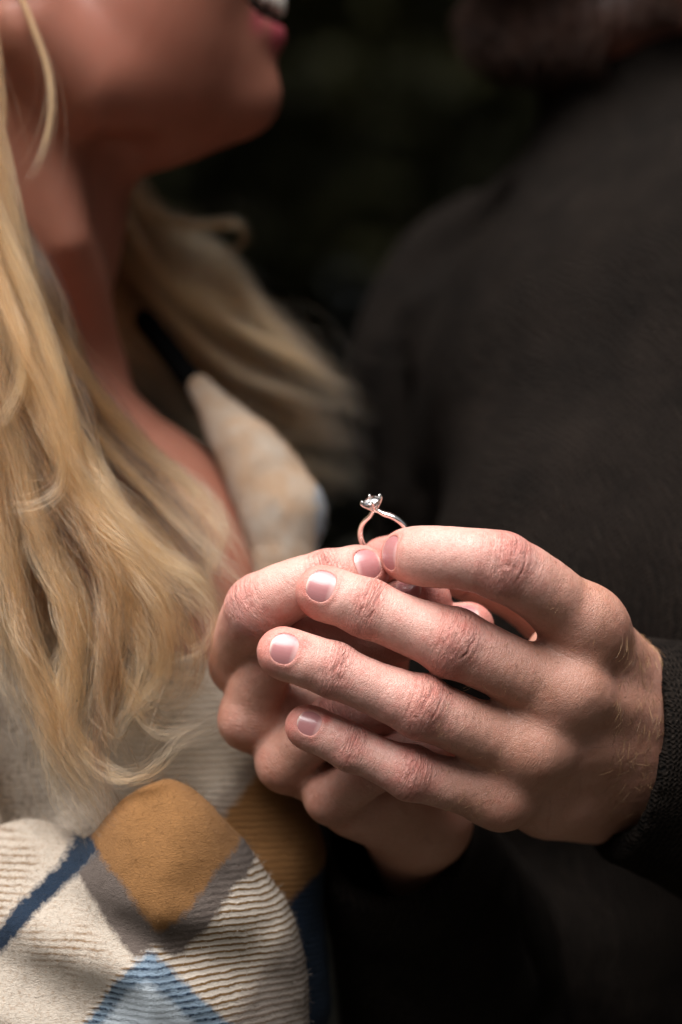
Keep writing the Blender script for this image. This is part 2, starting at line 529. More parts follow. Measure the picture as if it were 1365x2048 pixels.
def make_hand(fingers, palm, lo, hi, h, carve=None, smooth=3, kin=9.0):
    fl = Field(lo, hi, h)
    palm(fl)
    for f in fingers:
        fl.chain(f.C, f.rad, kfun=(f.C[0], 26.0 if kin > 5 else 15.0, kin, 0.25))
        for js, kind in f.joints:          # bony knuckles and the pads between them
            i = int(np.argmin(abs(f.s - js)))
            if kind == 'pip':
                fl.ball(f.C[i] + f.Nn[i] * f.rad[i] * 0.30, f.rad[i] * 0.80 * f.knob, k=3.0)
                for sg in (-1, 1):
                    fl.ball(f.C[i] + f.L[i] * sg * f.rad[i] * 0.28, f.rad[i] * 0.78 * f.knob, k=3.0)
            if kind == 'dip':
                for sg in (-1, 1):
                    fl.ball(f.C[i] + f.L[i] * sg * f.rad[i] * 0.25, f.rad[i] * 0.80 * f.knob, k=2.5)
        if f.nail is not None:             # fleshy pad of the fingertip, on the palm side
            fl.ball(f.C[-1] - f.Nn[-1] * f.rad[-1] * 0.25 - f.T[-1] * 2.0, f.rad[-1] * 0.93, k=3.0)
    if carve: carve(fl)
    V, F = fl.mesh(smooth)
    V, F = subdivide(V, F)
    n = len(V)
    N = normals_of(V, F)
    # --- local finger coordinates of every vertex
    best = np.full(n, 1e9); sv = np.zeros(n); xv = np.zeros(n); nv = np.zeros(n); fid = np.full(n, -1); rv = np.ones(n)
    for k, f in enumerate(fingers):
        m = np.where(((V > f.C.min(0) - 18) & (V < f.C.max(0) + 18)).all(1))[0]
        for a in range(0, len(m), 40000):
            mm = m[a:a + 40000]
            dd = np.linalg.norm(V[mm, None, :] - f.C[None], axis=2) - f.rad[None]
            i = dd.argmin(1); dm = dd[np.arange(len(mm)), i]
            up = dm < best[mm]
            q, i = mm[up], i[up]
            best[q] = dm[up]; fid[q] = k
            rel = V[q] - f.C[i]
            sv[q] = f.s[i] + (rel * f.T[i]).sum(1); xv[q] = (rel * f.L[i]).sum(1); nv[q] = (rel * f.Nn[i]).sum(1); rv[q] = f.rad[i]
    fade = 1 - sstep(1.5, 4.5, best)
    disp = np.zeros(n); crease = np.zeros(n); red = np.zeros(n); knuckle = np.zeros(n); tan = np.full(n, 0.55)
    for k, f in enumerate(fingers):
        m = np.where((fid == k) & (best < 4.5))[0]
        fd = fade[m] * sstep(-6, 2, sv[m])
        s_, x_, n_, r_ = sv[m], xv[m], nv[m], rv[m]
        dors = sstep(-0.25, 0.35, n_ / r_)
        palm_side = 1 - sstep(-0.5, -0.1, n_ / r_)
        red[m] = np.maximum(red[m], 0.65 * sstep(f.s[-1] - 9, f.s[-1] + 5, s_))
        # golden skin of the proximal part
        tan[m] = 0.55 * (1 - fd * sstep(f.s[-1] * 0.12, f.s[-1] * 0.60, s_))
        for ji, (js, kind) in enumerate(f.joints):
            ds = s_ - js
            if kind == 'mcp':
                red[m] = np.maximum(red[m], 0.38 * np.exp(-(ds / 9) ** 2) * dors * fade[m] * sstep(-9, 0, ds))
                knuckle[m] = np.maximum(knuckle[m], 0.5 * np.exp(-(ds / 11) ** 2) * dors * fade[m] * sstep(-9, 0, ds))
                continue
            wid = 4.6 if kind == 'pip' else 3.2
            kmask = np.exp(-(ds / (wid * 1.5)) ** 2) * dors
            knuckle[m] = np.maximum(knuckle[m], kmask)
            red[m] = np.maximum(red[m], (0.50 if kind == 'pip' else 0.40) * np.exp(-(ds / (wid * 1.9)) ** 2) * dors)
            rg = np.random.default_rng(100 * k + 10 * ji + 3)
            no = 7 if kind == 'pip' else 5
            offs = np.linspace(-wid, wid, no) + rg.uniform(-.6, .6, no)
            strong = rg.choice(np.arange(1, len(offs) - 1), 2, replace=False)
            tl = rg.normal(0, .05, len(offs)) + rg.normal(0, .04); bow = rg.uniform(-.8, .8)
            for oi, o in enumerate(offs):
                jit = 0.45 * vnoise(np.stack([x_ * 0.45 + 31 * ji + 7 * oi, np.full(len(m), k * 9.1), s_ * 0], 1), 5) + 0.18 * vnoise(np.stack([x_ * 1.6, np.full(len(m), oi * 3.3 + k), s_ * 0], 1), 8)
                line = o - np.sign(o) * (x_ / r_) ** 2 * wid * 0.16 + tl[oi] * x_ + bow * (x_ / r_) ** 2
                half = rg.uniform(.5, .85)
                win = (1 - sstep(half * 0.55, half, np.abs(x_ / r_ + rg.uniform(-.2, .2)))) * dors
                dep = (0.36 if oi in strong else rg.uniform(.06, .17)) * (1.0 if kind == 'pip' else 0.85)
                g = np.exp(-((ds - line - jit) / (0.36 if oi in strong else 0.30)) ** 2) * win
                disp[m] -= dep * g
                crease[m] = np.maximum(crease[m], g * (0.95 if oi in strong else 0.5))
            # bend folds on the palm side
            g = np.exp(-(ds / 0.7) ** 2) * palm_side
            disp[m] -= 0.6 * g; crease[m] = np.maximum(crease[m], 0.6 * g)
    # gentle unevenness
    disp += 0.16 * vnoise(V * 0.16, 3) + 0.07 * vnoise(V * 0.42, 4)
    V = V + N * disp[:, None]
    # --- nail beds
    nails = []
    for k, f in enumerate(fingers):
        if f.nail is None: continue
        c, t, nn, l = nail_frame(f)
        q = f.nail
        rel = V - c
        u, x, hgt = rel @ t, rel @ l, rel @ nn
        m = np.where((np.abs(x) < q['w'] / 2 + 4) & (u > q['u0'] - q['len'] / 2 - 5) & (u < q['u0'] + q['len'] / 2 + 4) & (hgt > -1) & (fid == k))[0]
        e, ee = nail_edge(f, u[m], x[m])
        hn = nail_h(f, u[m], x[m])
        inside = 1 - sstep(-0.55, 0.10, e)
        free = sstep(0.55, 0.95, ee) * (1 - sstep(0.55, 1.0, np.abs(x[m]) / (q['w'] / 2)))
        dh = inside * ((hn - 0.35) - hgt[m])
        # outside: pull the surrounding skin towards the plate's level, a soft rolled fold
        near = np.exp(-(np.maximum(e, 0) / 2.4) ** 2) * (1 - inside)
        want = hn + 0.30 * (1 - free) - 0.12 * free
        dh += near * (0.75 - 0.45 * free) * (want - hgt[m]) * (1 - sstep(2.0, 5.0, np.abs(want - hgt[m])))
        dh += (1 - free) * 0.14 * np.exp(-((e - 0.75) / 0.55) ** 2)
        V[m] += nn[None] * dh[:, None]
        g = np.exp(-((e - 0.1) / 0.3) ** 2)
        crease[m] = np.maximum(crease[m], 0.35 * g)
        red[m] = np.maximum(red[m], 0.5 * np.exp(-(np.maximum(e, 0) / 2.0) ** 2) * (1 - free))
        knuckle[m] *= sstep(0.5, 3.0, e)
        if 'spot' in q:
            su, sx_, sr = q['spot']
            gg = np.exp(-(((u[m] - su) / sr) ** 2 + ((x[m] - sx_) / sr) ** 2))
            red[m] = np.maximum(red[m], 1.5 * gg)
        nails.append((f, c, t, nn, l))
    return dict(V=V, F=F, red=red, tan=tan, crease=crease, knuckle=knuckle, fuv=np.stack([sv, xv, nv], 1), nails=nails, fid=fid, best=best)

def build_nail(f, c, t, nn, l, parent):
    q = f.nail
    nr, na = 12, 40
    hw, hl = q['w'] / 2, q['len'] / 2
    pw = 2.35
    top, uvs = [], []
    rg = np.random.default_rng(int(abs(c[0]) * 10))
    jag = rg.uniform(-1, 1, na)
    for i in range(nr + 1):
        rr = i / nr
        for j in range(na):
            a = 2 * math.pi * j / na
            ca, sa = math.cos(a), math.sin(a)
            den = (abs(ca) ** pw + abs(sa) ** pw) ** (1 / pw)
            x, u = rr * hw * ca / den, rr * hl * sa / den
            if i == nr: u += 0.07 * jag[j]; x += 0.04 * jag[(j * 7) % na]
            h = nail_h(f, u + q['u0'], x) + 0.02
            top.append(c + t * (u + q['u0']) + l * x + nn * h)
            uvs.append((x / hw * .5 + .5, u / hl * .5 + .5))
    nt = len(top)
    for j in range(na):                     # the edge turned down into the bed
        top.append(top[nr * na + j] - nn * 0.55 ); uvs.append(uvs[nr * na + j])
    faces = []
    for i in range(nr + 1):
        for j in range(na):
            a, b = i * na + j, i * na + (j + 1) % na
            faces.append((a, a + na, b + na, b))
    ob = new_mesh('fingernail', np.array(top), np.array(faces)[:, ::-1] if np.dot(np.cross(t, l), nn) < 0 else np.array(faces), MAT_NAIL, parent)
    uvl = ob.data.uv_layers.new(name='UVMap')
    vi = np.empty(len(ob.data.loops), np.int32); ob.data.loops.foreach_get('vertex_index', vi)
    uvl.data.foreach_set('uv', np.array(uvs, np.float32)[vi].ravel())
    ob.data.validate()
    return ob

# ---- the hand whose back faces the camera (the man's left hand)
nm = (-0.02, -0.93, 0.32)
L_mid = Finger([(1128, 1392, 14, 12.6, nm), (1025, 1340, 6, 11.6, nm), (908, 1286, 1, 11.6, nm), (820, 1252, 2, 10.2, nm), (736, 1217, 3, 10.0, nm), (692, 1200, 4, 9.8, nm), (645, 1184, 6, 9.4, nm)],
               [(0, 'mcp'), (2, 'pip'), (4, 'dip')], nail=dict(w=11.6, len=10.4, u0=-1.9, R=8.4, lift=0.975, tilt=7, roll=-2))
L_ring = Finger([(1062, 1502, 15, 11.8, nm), (960, 1464, 8, 10.6, nm), (842, 1414, 2, 10.7, nm), (752, 1378, 1, 9.4, nm), (668, 1341, 0, 9.3, nm), (612, 1321, 0, 9.3, nm), (564, 1305, 1, 8.8, nm)],
                [(0, 'mcp'), (2, 'pip'), (4, 'dip')], nail=dict(w=11.2, len=10.0, u0=-2.4, R=8.2, lift=0.975, tilt=7, roll=-2, spot=(-8.0, 3.6, 2.6)))
L_pin = Finger([(1000, 1592, 21, 10.6, nm), (912, 1572, 14, 9.3, nm), (822, 1546, 9, 9.2, nm), (760, 1520, 8, 8.1, nm), (704, 1496, 8, 8.1, nm), (655, 1471, 8, 8.0, nm), (614, 1453, 9, 7.6, nm)],
               [(0, 'mcp'), (2, 'pip'), (4, 'dip')], nail=dict(w=8.8, len=8.6, u0=-2.1, R=6.4, lift=0.975, tilt=7, roll=0, spot=(-6.6, 3.8, 2.2)))
L_ind = Finger([(1172, 1262, 17, 13.2, (0.35, -.75, .55)), (1090, 1184, 3, 11.9, (0.25, -.75, .6)), (1003, 1133, -5, 11.7, (0.1, -.8, .6)), (930, 1118, -5, 10.9, (0.0, -.87, .5)), (868, 1113, 0, 10.8, (-0.25, -.93, .3)), (838, 1112, 6, 10.4, (-0.55, -.80, .15)), (816, 1110, 14, 9.6, (-0.70, -.70, .1))],
               [(0, 'mcp'), (2, 'pip')], nail=dict(w=12.4, len=11.0, u0=-4.0, R=9.0, lift=1.0, tilt=0, roll=0), knob=0.96)
L_thu = Finger([(1190, 1320, 80, 12.5, (0.3, .2, .9)), (1050, 1190, 64, 11.5, (0, .2, .95)), (930, 1140, 56, 11.0, (0, .2, .95)), (850, 1115, 47, 10.0, (0, .3, .95)), (768, 1122, 37, 8.8, (-.1, .4, .9))],
               [(2, 'pip')], nail=None)
WL = [P(1296, 1398, 54), P(1304, 1448, 50), P(1296, 1505, 53), P(1270, 1556, 62)]
def palm_left(fl):
    for f, w, r0, r1 in ((L_ind, WL[0], 12.2, 15.5), (L_mid, WL[1], 12.0, 16.0), (L_ring, WL[2], 11.2, 16.0), (L_pin, WL[3], 10.2, 15.5)):
        fl.cone(f.C[0], w, r0, r1, k=11.0)
    # the flesh of the palm behind the bones, and the heel of the hand
    fl.cone(P(1140, 1330, 40), P(1240, 1480, 88), 17, 21, k=12)
    fl.cone(P(1040, 1545, 40), P(1230, 1575, 82), 15, 20, k=11)
    fl.cone(P(1100, 1610, 42), P(1235, 1600, 78), 12, 16, k=10)
    # forearm
    fl.cone(P(1290, 1485, 60), P(1490, 1535, 84), 25, 27, k=14, flat=(unit((0.55, -0.5, 0.35)), 0.82))
    # knuckle heads
    fl.ball(P(1178, 1240, 11), 11.0, k=9); fl.ball(P(1146, 1380, 8), 10.2, k=9); fl.ball(P(1074, 1490, 11), 9.0, k=9); fl.ball(P(1008, 1582, 19), 7.6, k=8)
    # tendons running back from the knuckles
    for a, b in ((P(1212, 1262, 18), P(1300, 1392, 40)), (P(1190, 1392, 11), P(1306, 1444, 36)), (P(1125, 1490, 14), P(1296, 1500, 40))):
        fl.cone(a, b, 4.6, 3.5, k=8)
hl = make_hand([L_ind, L_mid, L_ring, L_pin, L_thu], palm_left, (P(488, 0, 0)[0], -22, P(0, 1720, 60)[2]), (P(1440, 0, 110)[0], 122, P(0, 1025, 0)[2]), 0.9)

# ---- the hand beneath it (the man's right hand)
def dr(d): return 17 + (d - 17) * 0.86 if d > 17 else d
def Pr(x, y, d): return P(x, y, dr(d))
def Finger_r(nodes, joints, **kw): return Finger([(n[0], n[1], dr(n[2])) + tuple(n[3:]) for n in nodes], joints, **kw)
R_ind = Finger_r([(482, 1328, 62, 12.0, (-.85, -.4, .1)), (494, 1268, 42, 11.6, (-.85, -.45, .3)), (522, 1216, 24, 11.8, (-.6, -.6, .55)), (592, 1176, 18, 10.6, (-.1, -.85, .5)), (656, 1158, 17, 10.0, (0, -.92, .35)), (705, 1146, 19, 9.7, (0, -.95, .28)), (731, 1141, 21, 8.8, (0.05, -.96, .24))],
               [(0, 'mcp'), (2, 'pip'), (4, 'dip')], nail=dict(w=11.4, len=10.0, u0=-2.4, R=8.2, lift=0.98, tilt=5, roll=-4))
R_mid = Finger_r([(500, 1440, 54, 11.4, (-.9, -.3, -.2)), (520, 1364, 46, 10.3, (-.75, -.6, .2)), (566, 1296, 36, 10.4, (-.5, -.75, .4)), (650, 1282, 33, 10.0, (0, -.9, .4)), (740, 1282, 33, 9.6, (.1, -.9, .4)), (840, 1264, 34, 9.2, (.1, -.9, .4)), (940, 1254, 34, 8.8, (.1, -.85, .5))],
               [(0, 'mcp'), (2, 'pip')], nail=dict(w=11.0, len=10.4, u0=-2.4, R=7.6, lift=0.98, tilt=4, roll=0))
R_ring = Finger_r([(572, 1528, 48, 10.6, (-.8, -.4, -.4)), (616, 1484, 40, 9.6, (-.6, -.75, 0)), (668, 1446, 36, 9.4, (-.4, -.85, .2)), (740, 1430, 38, 9.0, (0, -.9, .2)), (810, 1430, 42, 8.6, (0, -.9, .2))],
                [(0, 'mcp'), (2, 'pip')], nail=None)
R_pin = Finger_r([(664, 1596, 42, 9.6, (-.5, -.7, -.5)), (712, 1564, 34, 8.8, (-.4, -.85, -.2)), (760, 1530, 32, 8.6, (-.2, -.9, 0)), (830, 1500, 36, 8.2, (0, -.95, 0)), (890, 1490, 40, 7.8, (0, -.95, 0))],
               [(0, 'mcp'), (2, 'pip')], nail=None)
R_thu = Finger_r([(740, 1440, 66, 13, (.3, -.6, .6)), (752, 1330, 56, 12, (.3, -.6, .7)), (772, 1248, 44, 11, (.2, -.7, .7)), (812, 1214, 36, 10.6, (.1, -.75, .65)), (850, 1202, 32, 9.6, (.1, -.78, .6))],
               [(2, 'pip')], nail=dict(w=13.0, len=12.0, u0=-3.0, R=9.5, lift=0.98, tilt=3, roll=0))
WR = [Pr(800, 1560, 106), Pr(815, 1600, 96), Pr(828, 1632, 86), Pr(838, 1652, 78)]
def palm_right(fl):
    for f, w, r0, r1 in ((R_ind, WR[0], 10.4, 12.5), (R_mid, WR[1], 10.2, 13), (R_ring, WR[2], 9.4, 13), (R_pin, WR[3], 8.4, 12.5)):
        fl.cone(f.C[0], w, r0, r1, k=8)
    fl.cone(Pr(690, 1450, 98), Pr(790, 1550, 104), 14, 17, k=6)
    fl.cone(Pr(550, 1400, 60), Pr(632, 1440, 56), 11, 11, k=5)
    for a, b, r in ((R_ind, R_mid, 7.5), (R_mid, R_ring, 8.2), (R_ring, R_pin, 8.0)):
        fl.cone(a.C[0] + np.array([3, 5, 2]), b.C[0] + np.array([2, 4, 2]), r, r - 0.4, k=6)
    fl.cone(Pr(710, 1612, 52), Pr(835, 1640, 72), 11, 15, k=7)
    fl.cone(Pr(790, 1595, 52), Pr(850, 1625, 74), 11, 14, k=7)
    fl.cone(R_thu.C[0], Pr(790, 1560, 96), 14, 18, k=10)
    fl.cone(Pr(830, 1630, 84), Pr(890, 1780, 190), 21, 24, k=9)
    fl.ball(Pr(488, 1322, 54), 9.0, k=6); fl.ball(Pr(494, 1438, 50), 8.8, k=6); fl.ball(Pr(566, 1528, 44), 7.6, k=6); fl.ball(Pr(658, 1596, 38), 6.8, k=6)
def hollow(fl):      # the fold between the last two knuckles
    fl.cone(Pr(640, 1500, 46), Pr(600, 1545, 40), 1.2, 0.8, k=3, sub=True)
hr = make_hand([R_ind, R_mid, R_ring, R_pin, R_thu], palm_right, (P(400, 0, 60)[0], 0, P(0, 1800, 110)[2]), (P(1010, 0, 60)[0], 150, P(0, 1070, 20)[2]), 1.0, kin=3.5, carve=hollow)
# ------------------------------------------------------------------ the ring
def build_ring():
    C = P(771, 1076, 25)
    u = unit((-0.33, -0.32, 0.88))                 # from the ring's centre towards the stone
    a0 = unit((-0.42, -0.88, -0.15))               # axis of the band, towards the camera
    v = unit(np.cross(u, a0)); a = np.cross(v, u)
    if v[0] < 0: v = -v
    root = empty('engagement_ring', 'silver coloured solitaire ring with clear round stone pinched between fingertips', 'ring')
    root.location = to_world(C)
    nth, ncs = 160, 16
    th = np.linspace(0, 2 * math.pi, nth, endpoint=False)
    top = np.minimum(th, 2 * math.pi - th)
    r = 9.5 + 1.7 * np.exp(-(top / 0.20) ** 2)      # the shoulders rise to the setting
    ctr = C + r[:, None] * (np.cos(th)[:, None] * u + np.sin(th)[:, None] * v)
    rad = np.cos(th)[:, None] * u + np.sin(th)[:, None] * v
    wid = 1.12 - 0.42 * np.exp(-(top / 0.28) ** 2)   # half width along the axis
    thk = 0.80 - 0.12 * np.exp(-(top / 0.28) ** 2)
    T = unit(np.roll(ctr, -1, 0) - np.roll(ctr, 1, 0))
    nrm = unit(np.cross(T, a)); 
    sgn = np.sign((nrm * rad).sum(1))[:, None]; nrm = nrm * sgn
    V = []
    for i in range(nth):
        for j in range(ncs):
            q = 2 * math.pi * j / ncs
            cx, cy = math.cos(q), math.sin(q)
            e = (abs(cx) ** 4 + abs(cy) ** 4) ** (-0.25)
            V.append(ctr[i] + a * wid[i] * cx * e + nrm[i] * thk[i] * cy * e)
    F = np.array([(i * ncs + j, i * ncs + (j + 1) % ncs, ((i + 1) % nth) * ncs + (j + 1) % ncs, ((i + 1) % nth) * ncs + j) for i in range(nth) for j in range(ncs)])
    new_mesh('band', np.array(V), F, MAT_METAL, root)
    base = C + u * 11.0
    def tube(name, pts, rads, n=10):
        pts = np.array(pts); m = len(pts); vv = []
        T = unit(np.gradient(pts, axis=0))
        for i in range(m):
            x = unit(np.cross(T[i], unit((0.3, 0.5, 0.8)))); y = np.cross(T[i], x)
            for j in range(n):
                q = 2 * math.pi * j / n
                vv.append(pts[i] + rads[i] * (x * math.cos(q) + y * math.sin(q)))
        vv += [pts[0], pts[-1] + T[-1] * rads[-1] * 0.4]
        ff = [(i * n + j, i * n + (j + 1) % n, (i + 1) * n + (j + 1) % n, (i + 1) * n + j) for i in range(m - 1) for j in range(n)]
        ff += [(m * n, (j + 1) % n, j) for j in range(n)] + [(m * n + 1, (m - 1) * n + j, (m - 1) * n + (j + 1) % n) for j in range(n)]
        return new_mesh(name, np.array(vv), ff, MAT_METAL, root)
    RG = 3.55                                       # stone radius
    gz = 3.9                                        # height of its girdle above the base of the setting
    for q in range(4):
        ang = math.pi / 2 * q + R(62)
        d = v * math.cos(ang) + a * math.sin(ang)
        pts = catmull([base + d * 0.25 - u * 0.2, base + d * 1.5 + u * 1.3, base + d * 2.9 + u * 2.7, base + d * (RG + 0.22) + u * gz, base + d * (RG + 0.05) + u * (gz + 0.75), base + d * (RG - 0.45) + u * (gz + 1.0)], 4)
        tube('prong', pts, np.linspace(0.55, 0.40, len(pts)))
    # gallery wire under the girdle
    gp = [base + (v * math.cos(t) + a * math.sin(t)) * 2.35 + u * 2.3 for t in np.linspace(0, 2 * math.pi, 33)]
    tube('gallery', gp, np.full(33, 0.30))
    # round brilliant: table, star and main crown facets, girdle, pavilion
    n = 8
    def ringp(k, rr, h, off=0.0): return [base + u * (gz + h) + rr * (v * math.cos(2 * math.pi * (i + off) / k) + a * math.sin(2 * math.pi * (i + off) / k)) for i in range(k)]
    tab = ringp(8, RG * 0.56, 1.05); mid = ringp(8, RG * 0.78, 0.66, 0.5); gi = ringp(16, RG, 0.12); gl = ringp(16, RG, -0.06); pv = ringp(8, RG * 0.30, -2.05, 0.0); cu = [base + u * (gz - 3.0)]
    V = tab + mid + gi + gl + pv + cu
    t0, m0, g0, l0, p0, c0 = 0, 8, 16, 32, 48, 56
    F = [tuple(range(8))]
    for i in range(8):
        j = (i + 1) % 8
        F.append((t0 + j, t0 + i, m0 + i))
        F.append((t0 + j, m0 + i, g0 + 2 * j, m0 + j))
        F.append((m0 + i, g0 + 2 * i, g0 + 2 * i + 1)); F.append((m0 + i, g0 + 2 * i + 1, g0 + (2 * i + 2) % 16))
        F.append((l0 + 2 * i, p0 + i, l0 + 2 * i + 1)); F.append((l0 + 2 * i + 1, p0 + i, p0 + j)); F.append((l0 + 2 * i + 1, p0 + j, l0 + (2 * i + 2) % 16))
        F.append((p0 + i, c0, p0 + j))
    for i in range(16):
        F.append((g0 + i, l0 + i, l0 + (i + 1) % 16, g0 + (i + 1) % 16))
    st = new_mesh('stone', np.array(V), F, MAT_STONE, root, smooth=False)
    import bmesh
    bm = bmesh.new(); bm.from_mesh(st.data); bmesh.ops.recalc_face_normals(bm, faces=bm.faces); bm.to_mesh(st.data); bm.free()
    for o in root.children:
        if o.name.startswith(('band', 'prong', 'gallery')):
            bm = bmesh.new(); bm.from_mesh(o.data); bmesh.ops.recalc_face_normals(bm, faces=bm.faces); bm.to_mesh(o.data); bm.free()
    return root
build_ring()
# ------------------------------------------------------------------ the setting: ground and dark wood behind
def ground_material():
    m = NT('woodland_floor')
    n = m.noise(6, 6, 0.6, m.pos()); n2 = m.noise(60, 4, 0.6, m.pos())
    c = m.mix(n, (0.018, 0.013, 0.009), (0.045, 0.035, 0.02))
    m.bsdf(Base_Color=m.mix(n2, c, (0.02, 0.02, 0.012)), Roughness=0.95, Normal=m.bump(n2, 0.6, 0.02))
    return m.m
g = 80.0
gr = new_mesh('ground', [(-g, -g, 0), (g, -g, 0), (g, g, 0), (-g, g, 0)], [(0, 1, 2, 3)], ground_material(), smooth=False, world=False)
gr['kind'] = 'structure'; gr['label'] = 'dark leaf covered woodland floor'

def leaf_material():
    m = NT('dark_leaves')
    v = m.attr('tone').outputs['Fac']
    c = m.mix(v, (0.010, 0.013, 0.008), (0.10, 0.095, 0.038))
    m.bsdf(Base_Color=c, Roughness=0.7, Specular_IOR_Level=0.2)
    return m.m
def build_wood():
    rg = np.random.default_rng(21)
    n1, n2 = 22000, 44000
    a = np.stack([rg.uniform(-8, 8, n1), rg.uniform(9.0, 11.0, n1), rg.uniform(0.0, 4.5, n1)], 1)
    b = np.stack([rg.uniform(-8, 8, n2), rg.uniform(0.95, 11.0, n2), 0.0 * rg.uniform(0, 1, n2)], 1)  # canopy out of view, added overhead to keep sky light off the wood
    b[:, 2] = 2.25 + 0.28 * vnoise(b * 0.9, 2) + rg.uniform(0, 0.9, n2)
    n3 = 12000
    c = np.stack([np.where(rg.uniform(0, 1, n3) < .5, -1, 1) * rg.uniform(6, 8, n3), rg.uniform(1.2, 11, n3), rg.uniform(0, 4.5, n3)], 1)
    n4 = 34000                                       # unseen ring of leaves, added to block the low sky around the camera
    q = rg.uniform(0, 2 * math.pi, n4); rr = rg.uniform(7.0, 9.5, n4)
    e = np.stack([np.sin(q) * rr, np.cos(q) * rr, rg.uniform(0, 6.2, n4) * (0.92 + 0.08 * np.sin(7 * q))], 1)
    e = e[(e[:, 1] < 1.0)]
    C = np.vstack([a, b, c, e]); n = len(C)
    t = unit(rg.normal(size=(n, 3))); s = unit(np.cross(t, rg.normal(size=(n, 3))))
    L = rg.uniform(.11, .20, n)[:, None]; W = L * 0.42
    nn = np.cross(t, s) * L * 0.15
    V = np.stack([C - t * L, C + s * W + nn, C + t * L, C - s * W + nn], 1).reshape(-1, 3)
    F = np.arange(4 * n).reshape(n, 4)
    o = new_mesh('woods', V, F, leaf_material(), smooth=False, world=False)
    add_attr(o, 'tone', np.repeat(np.clip(0.5 + 0.6 * vnoise(C * 1.3, 9) + rg.normal(0, .12, n), 0, 1), 4))
    o['kind'] = 'stuff'; o['label'] = 'dark shaded foliage of the wood behind the couple, with unseen canopy and leaf ring added to block the sky'; o['category'] = 'woodland'
build_wood()
# ------------------------------------------------------------------ the man
man = empty('person', 'bearded person in dark brown knitted sweater holding up a ring with both hands', 'person')
man.location = (0.16, 0.35, 0.0)

def sweater_material():
    m = NT('brown_knit')
    ps = m.scaled(m.pos(), (1000, 1000, 1000))
    sx = m.n('ShaderNodeSeparateXYZ'); m.set(sx, 0, ps)
    nz = m.noise(0.12, 2, 0.5, ps)
    wob = m.math('MULTIPLY', nz, 5.0)
    xx = m.math('ADD', m.math('ADD', sx.outputs[0], m.math('MULTIPLY', sx.outputs[1], 0.6)), wob)
    zz = m.math('ADD', sx.outputs[2], wob)
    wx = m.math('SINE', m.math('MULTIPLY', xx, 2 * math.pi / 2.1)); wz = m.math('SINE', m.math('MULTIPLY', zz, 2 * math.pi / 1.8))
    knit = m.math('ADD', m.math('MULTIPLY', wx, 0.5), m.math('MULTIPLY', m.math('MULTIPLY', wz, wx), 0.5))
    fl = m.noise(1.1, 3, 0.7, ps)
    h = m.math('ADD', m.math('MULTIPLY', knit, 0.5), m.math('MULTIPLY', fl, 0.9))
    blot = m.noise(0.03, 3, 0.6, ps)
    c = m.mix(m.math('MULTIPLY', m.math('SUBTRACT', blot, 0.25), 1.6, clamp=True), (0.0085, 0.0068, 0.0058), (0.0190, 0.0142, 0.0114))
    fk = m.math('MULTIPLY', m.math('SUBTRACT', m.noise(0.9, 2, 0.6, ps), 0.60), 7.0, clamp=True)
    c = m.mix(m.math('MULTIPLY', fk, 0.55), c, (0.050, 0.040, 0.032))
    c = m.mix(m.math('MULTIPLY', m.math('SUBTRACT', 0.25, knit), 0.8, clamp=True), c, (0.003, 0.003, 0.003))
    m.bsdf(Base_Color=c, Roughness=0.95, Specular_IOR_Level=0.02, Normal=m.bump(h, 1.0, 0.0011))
    return m.m
MAT_KNIT = sweater_material()

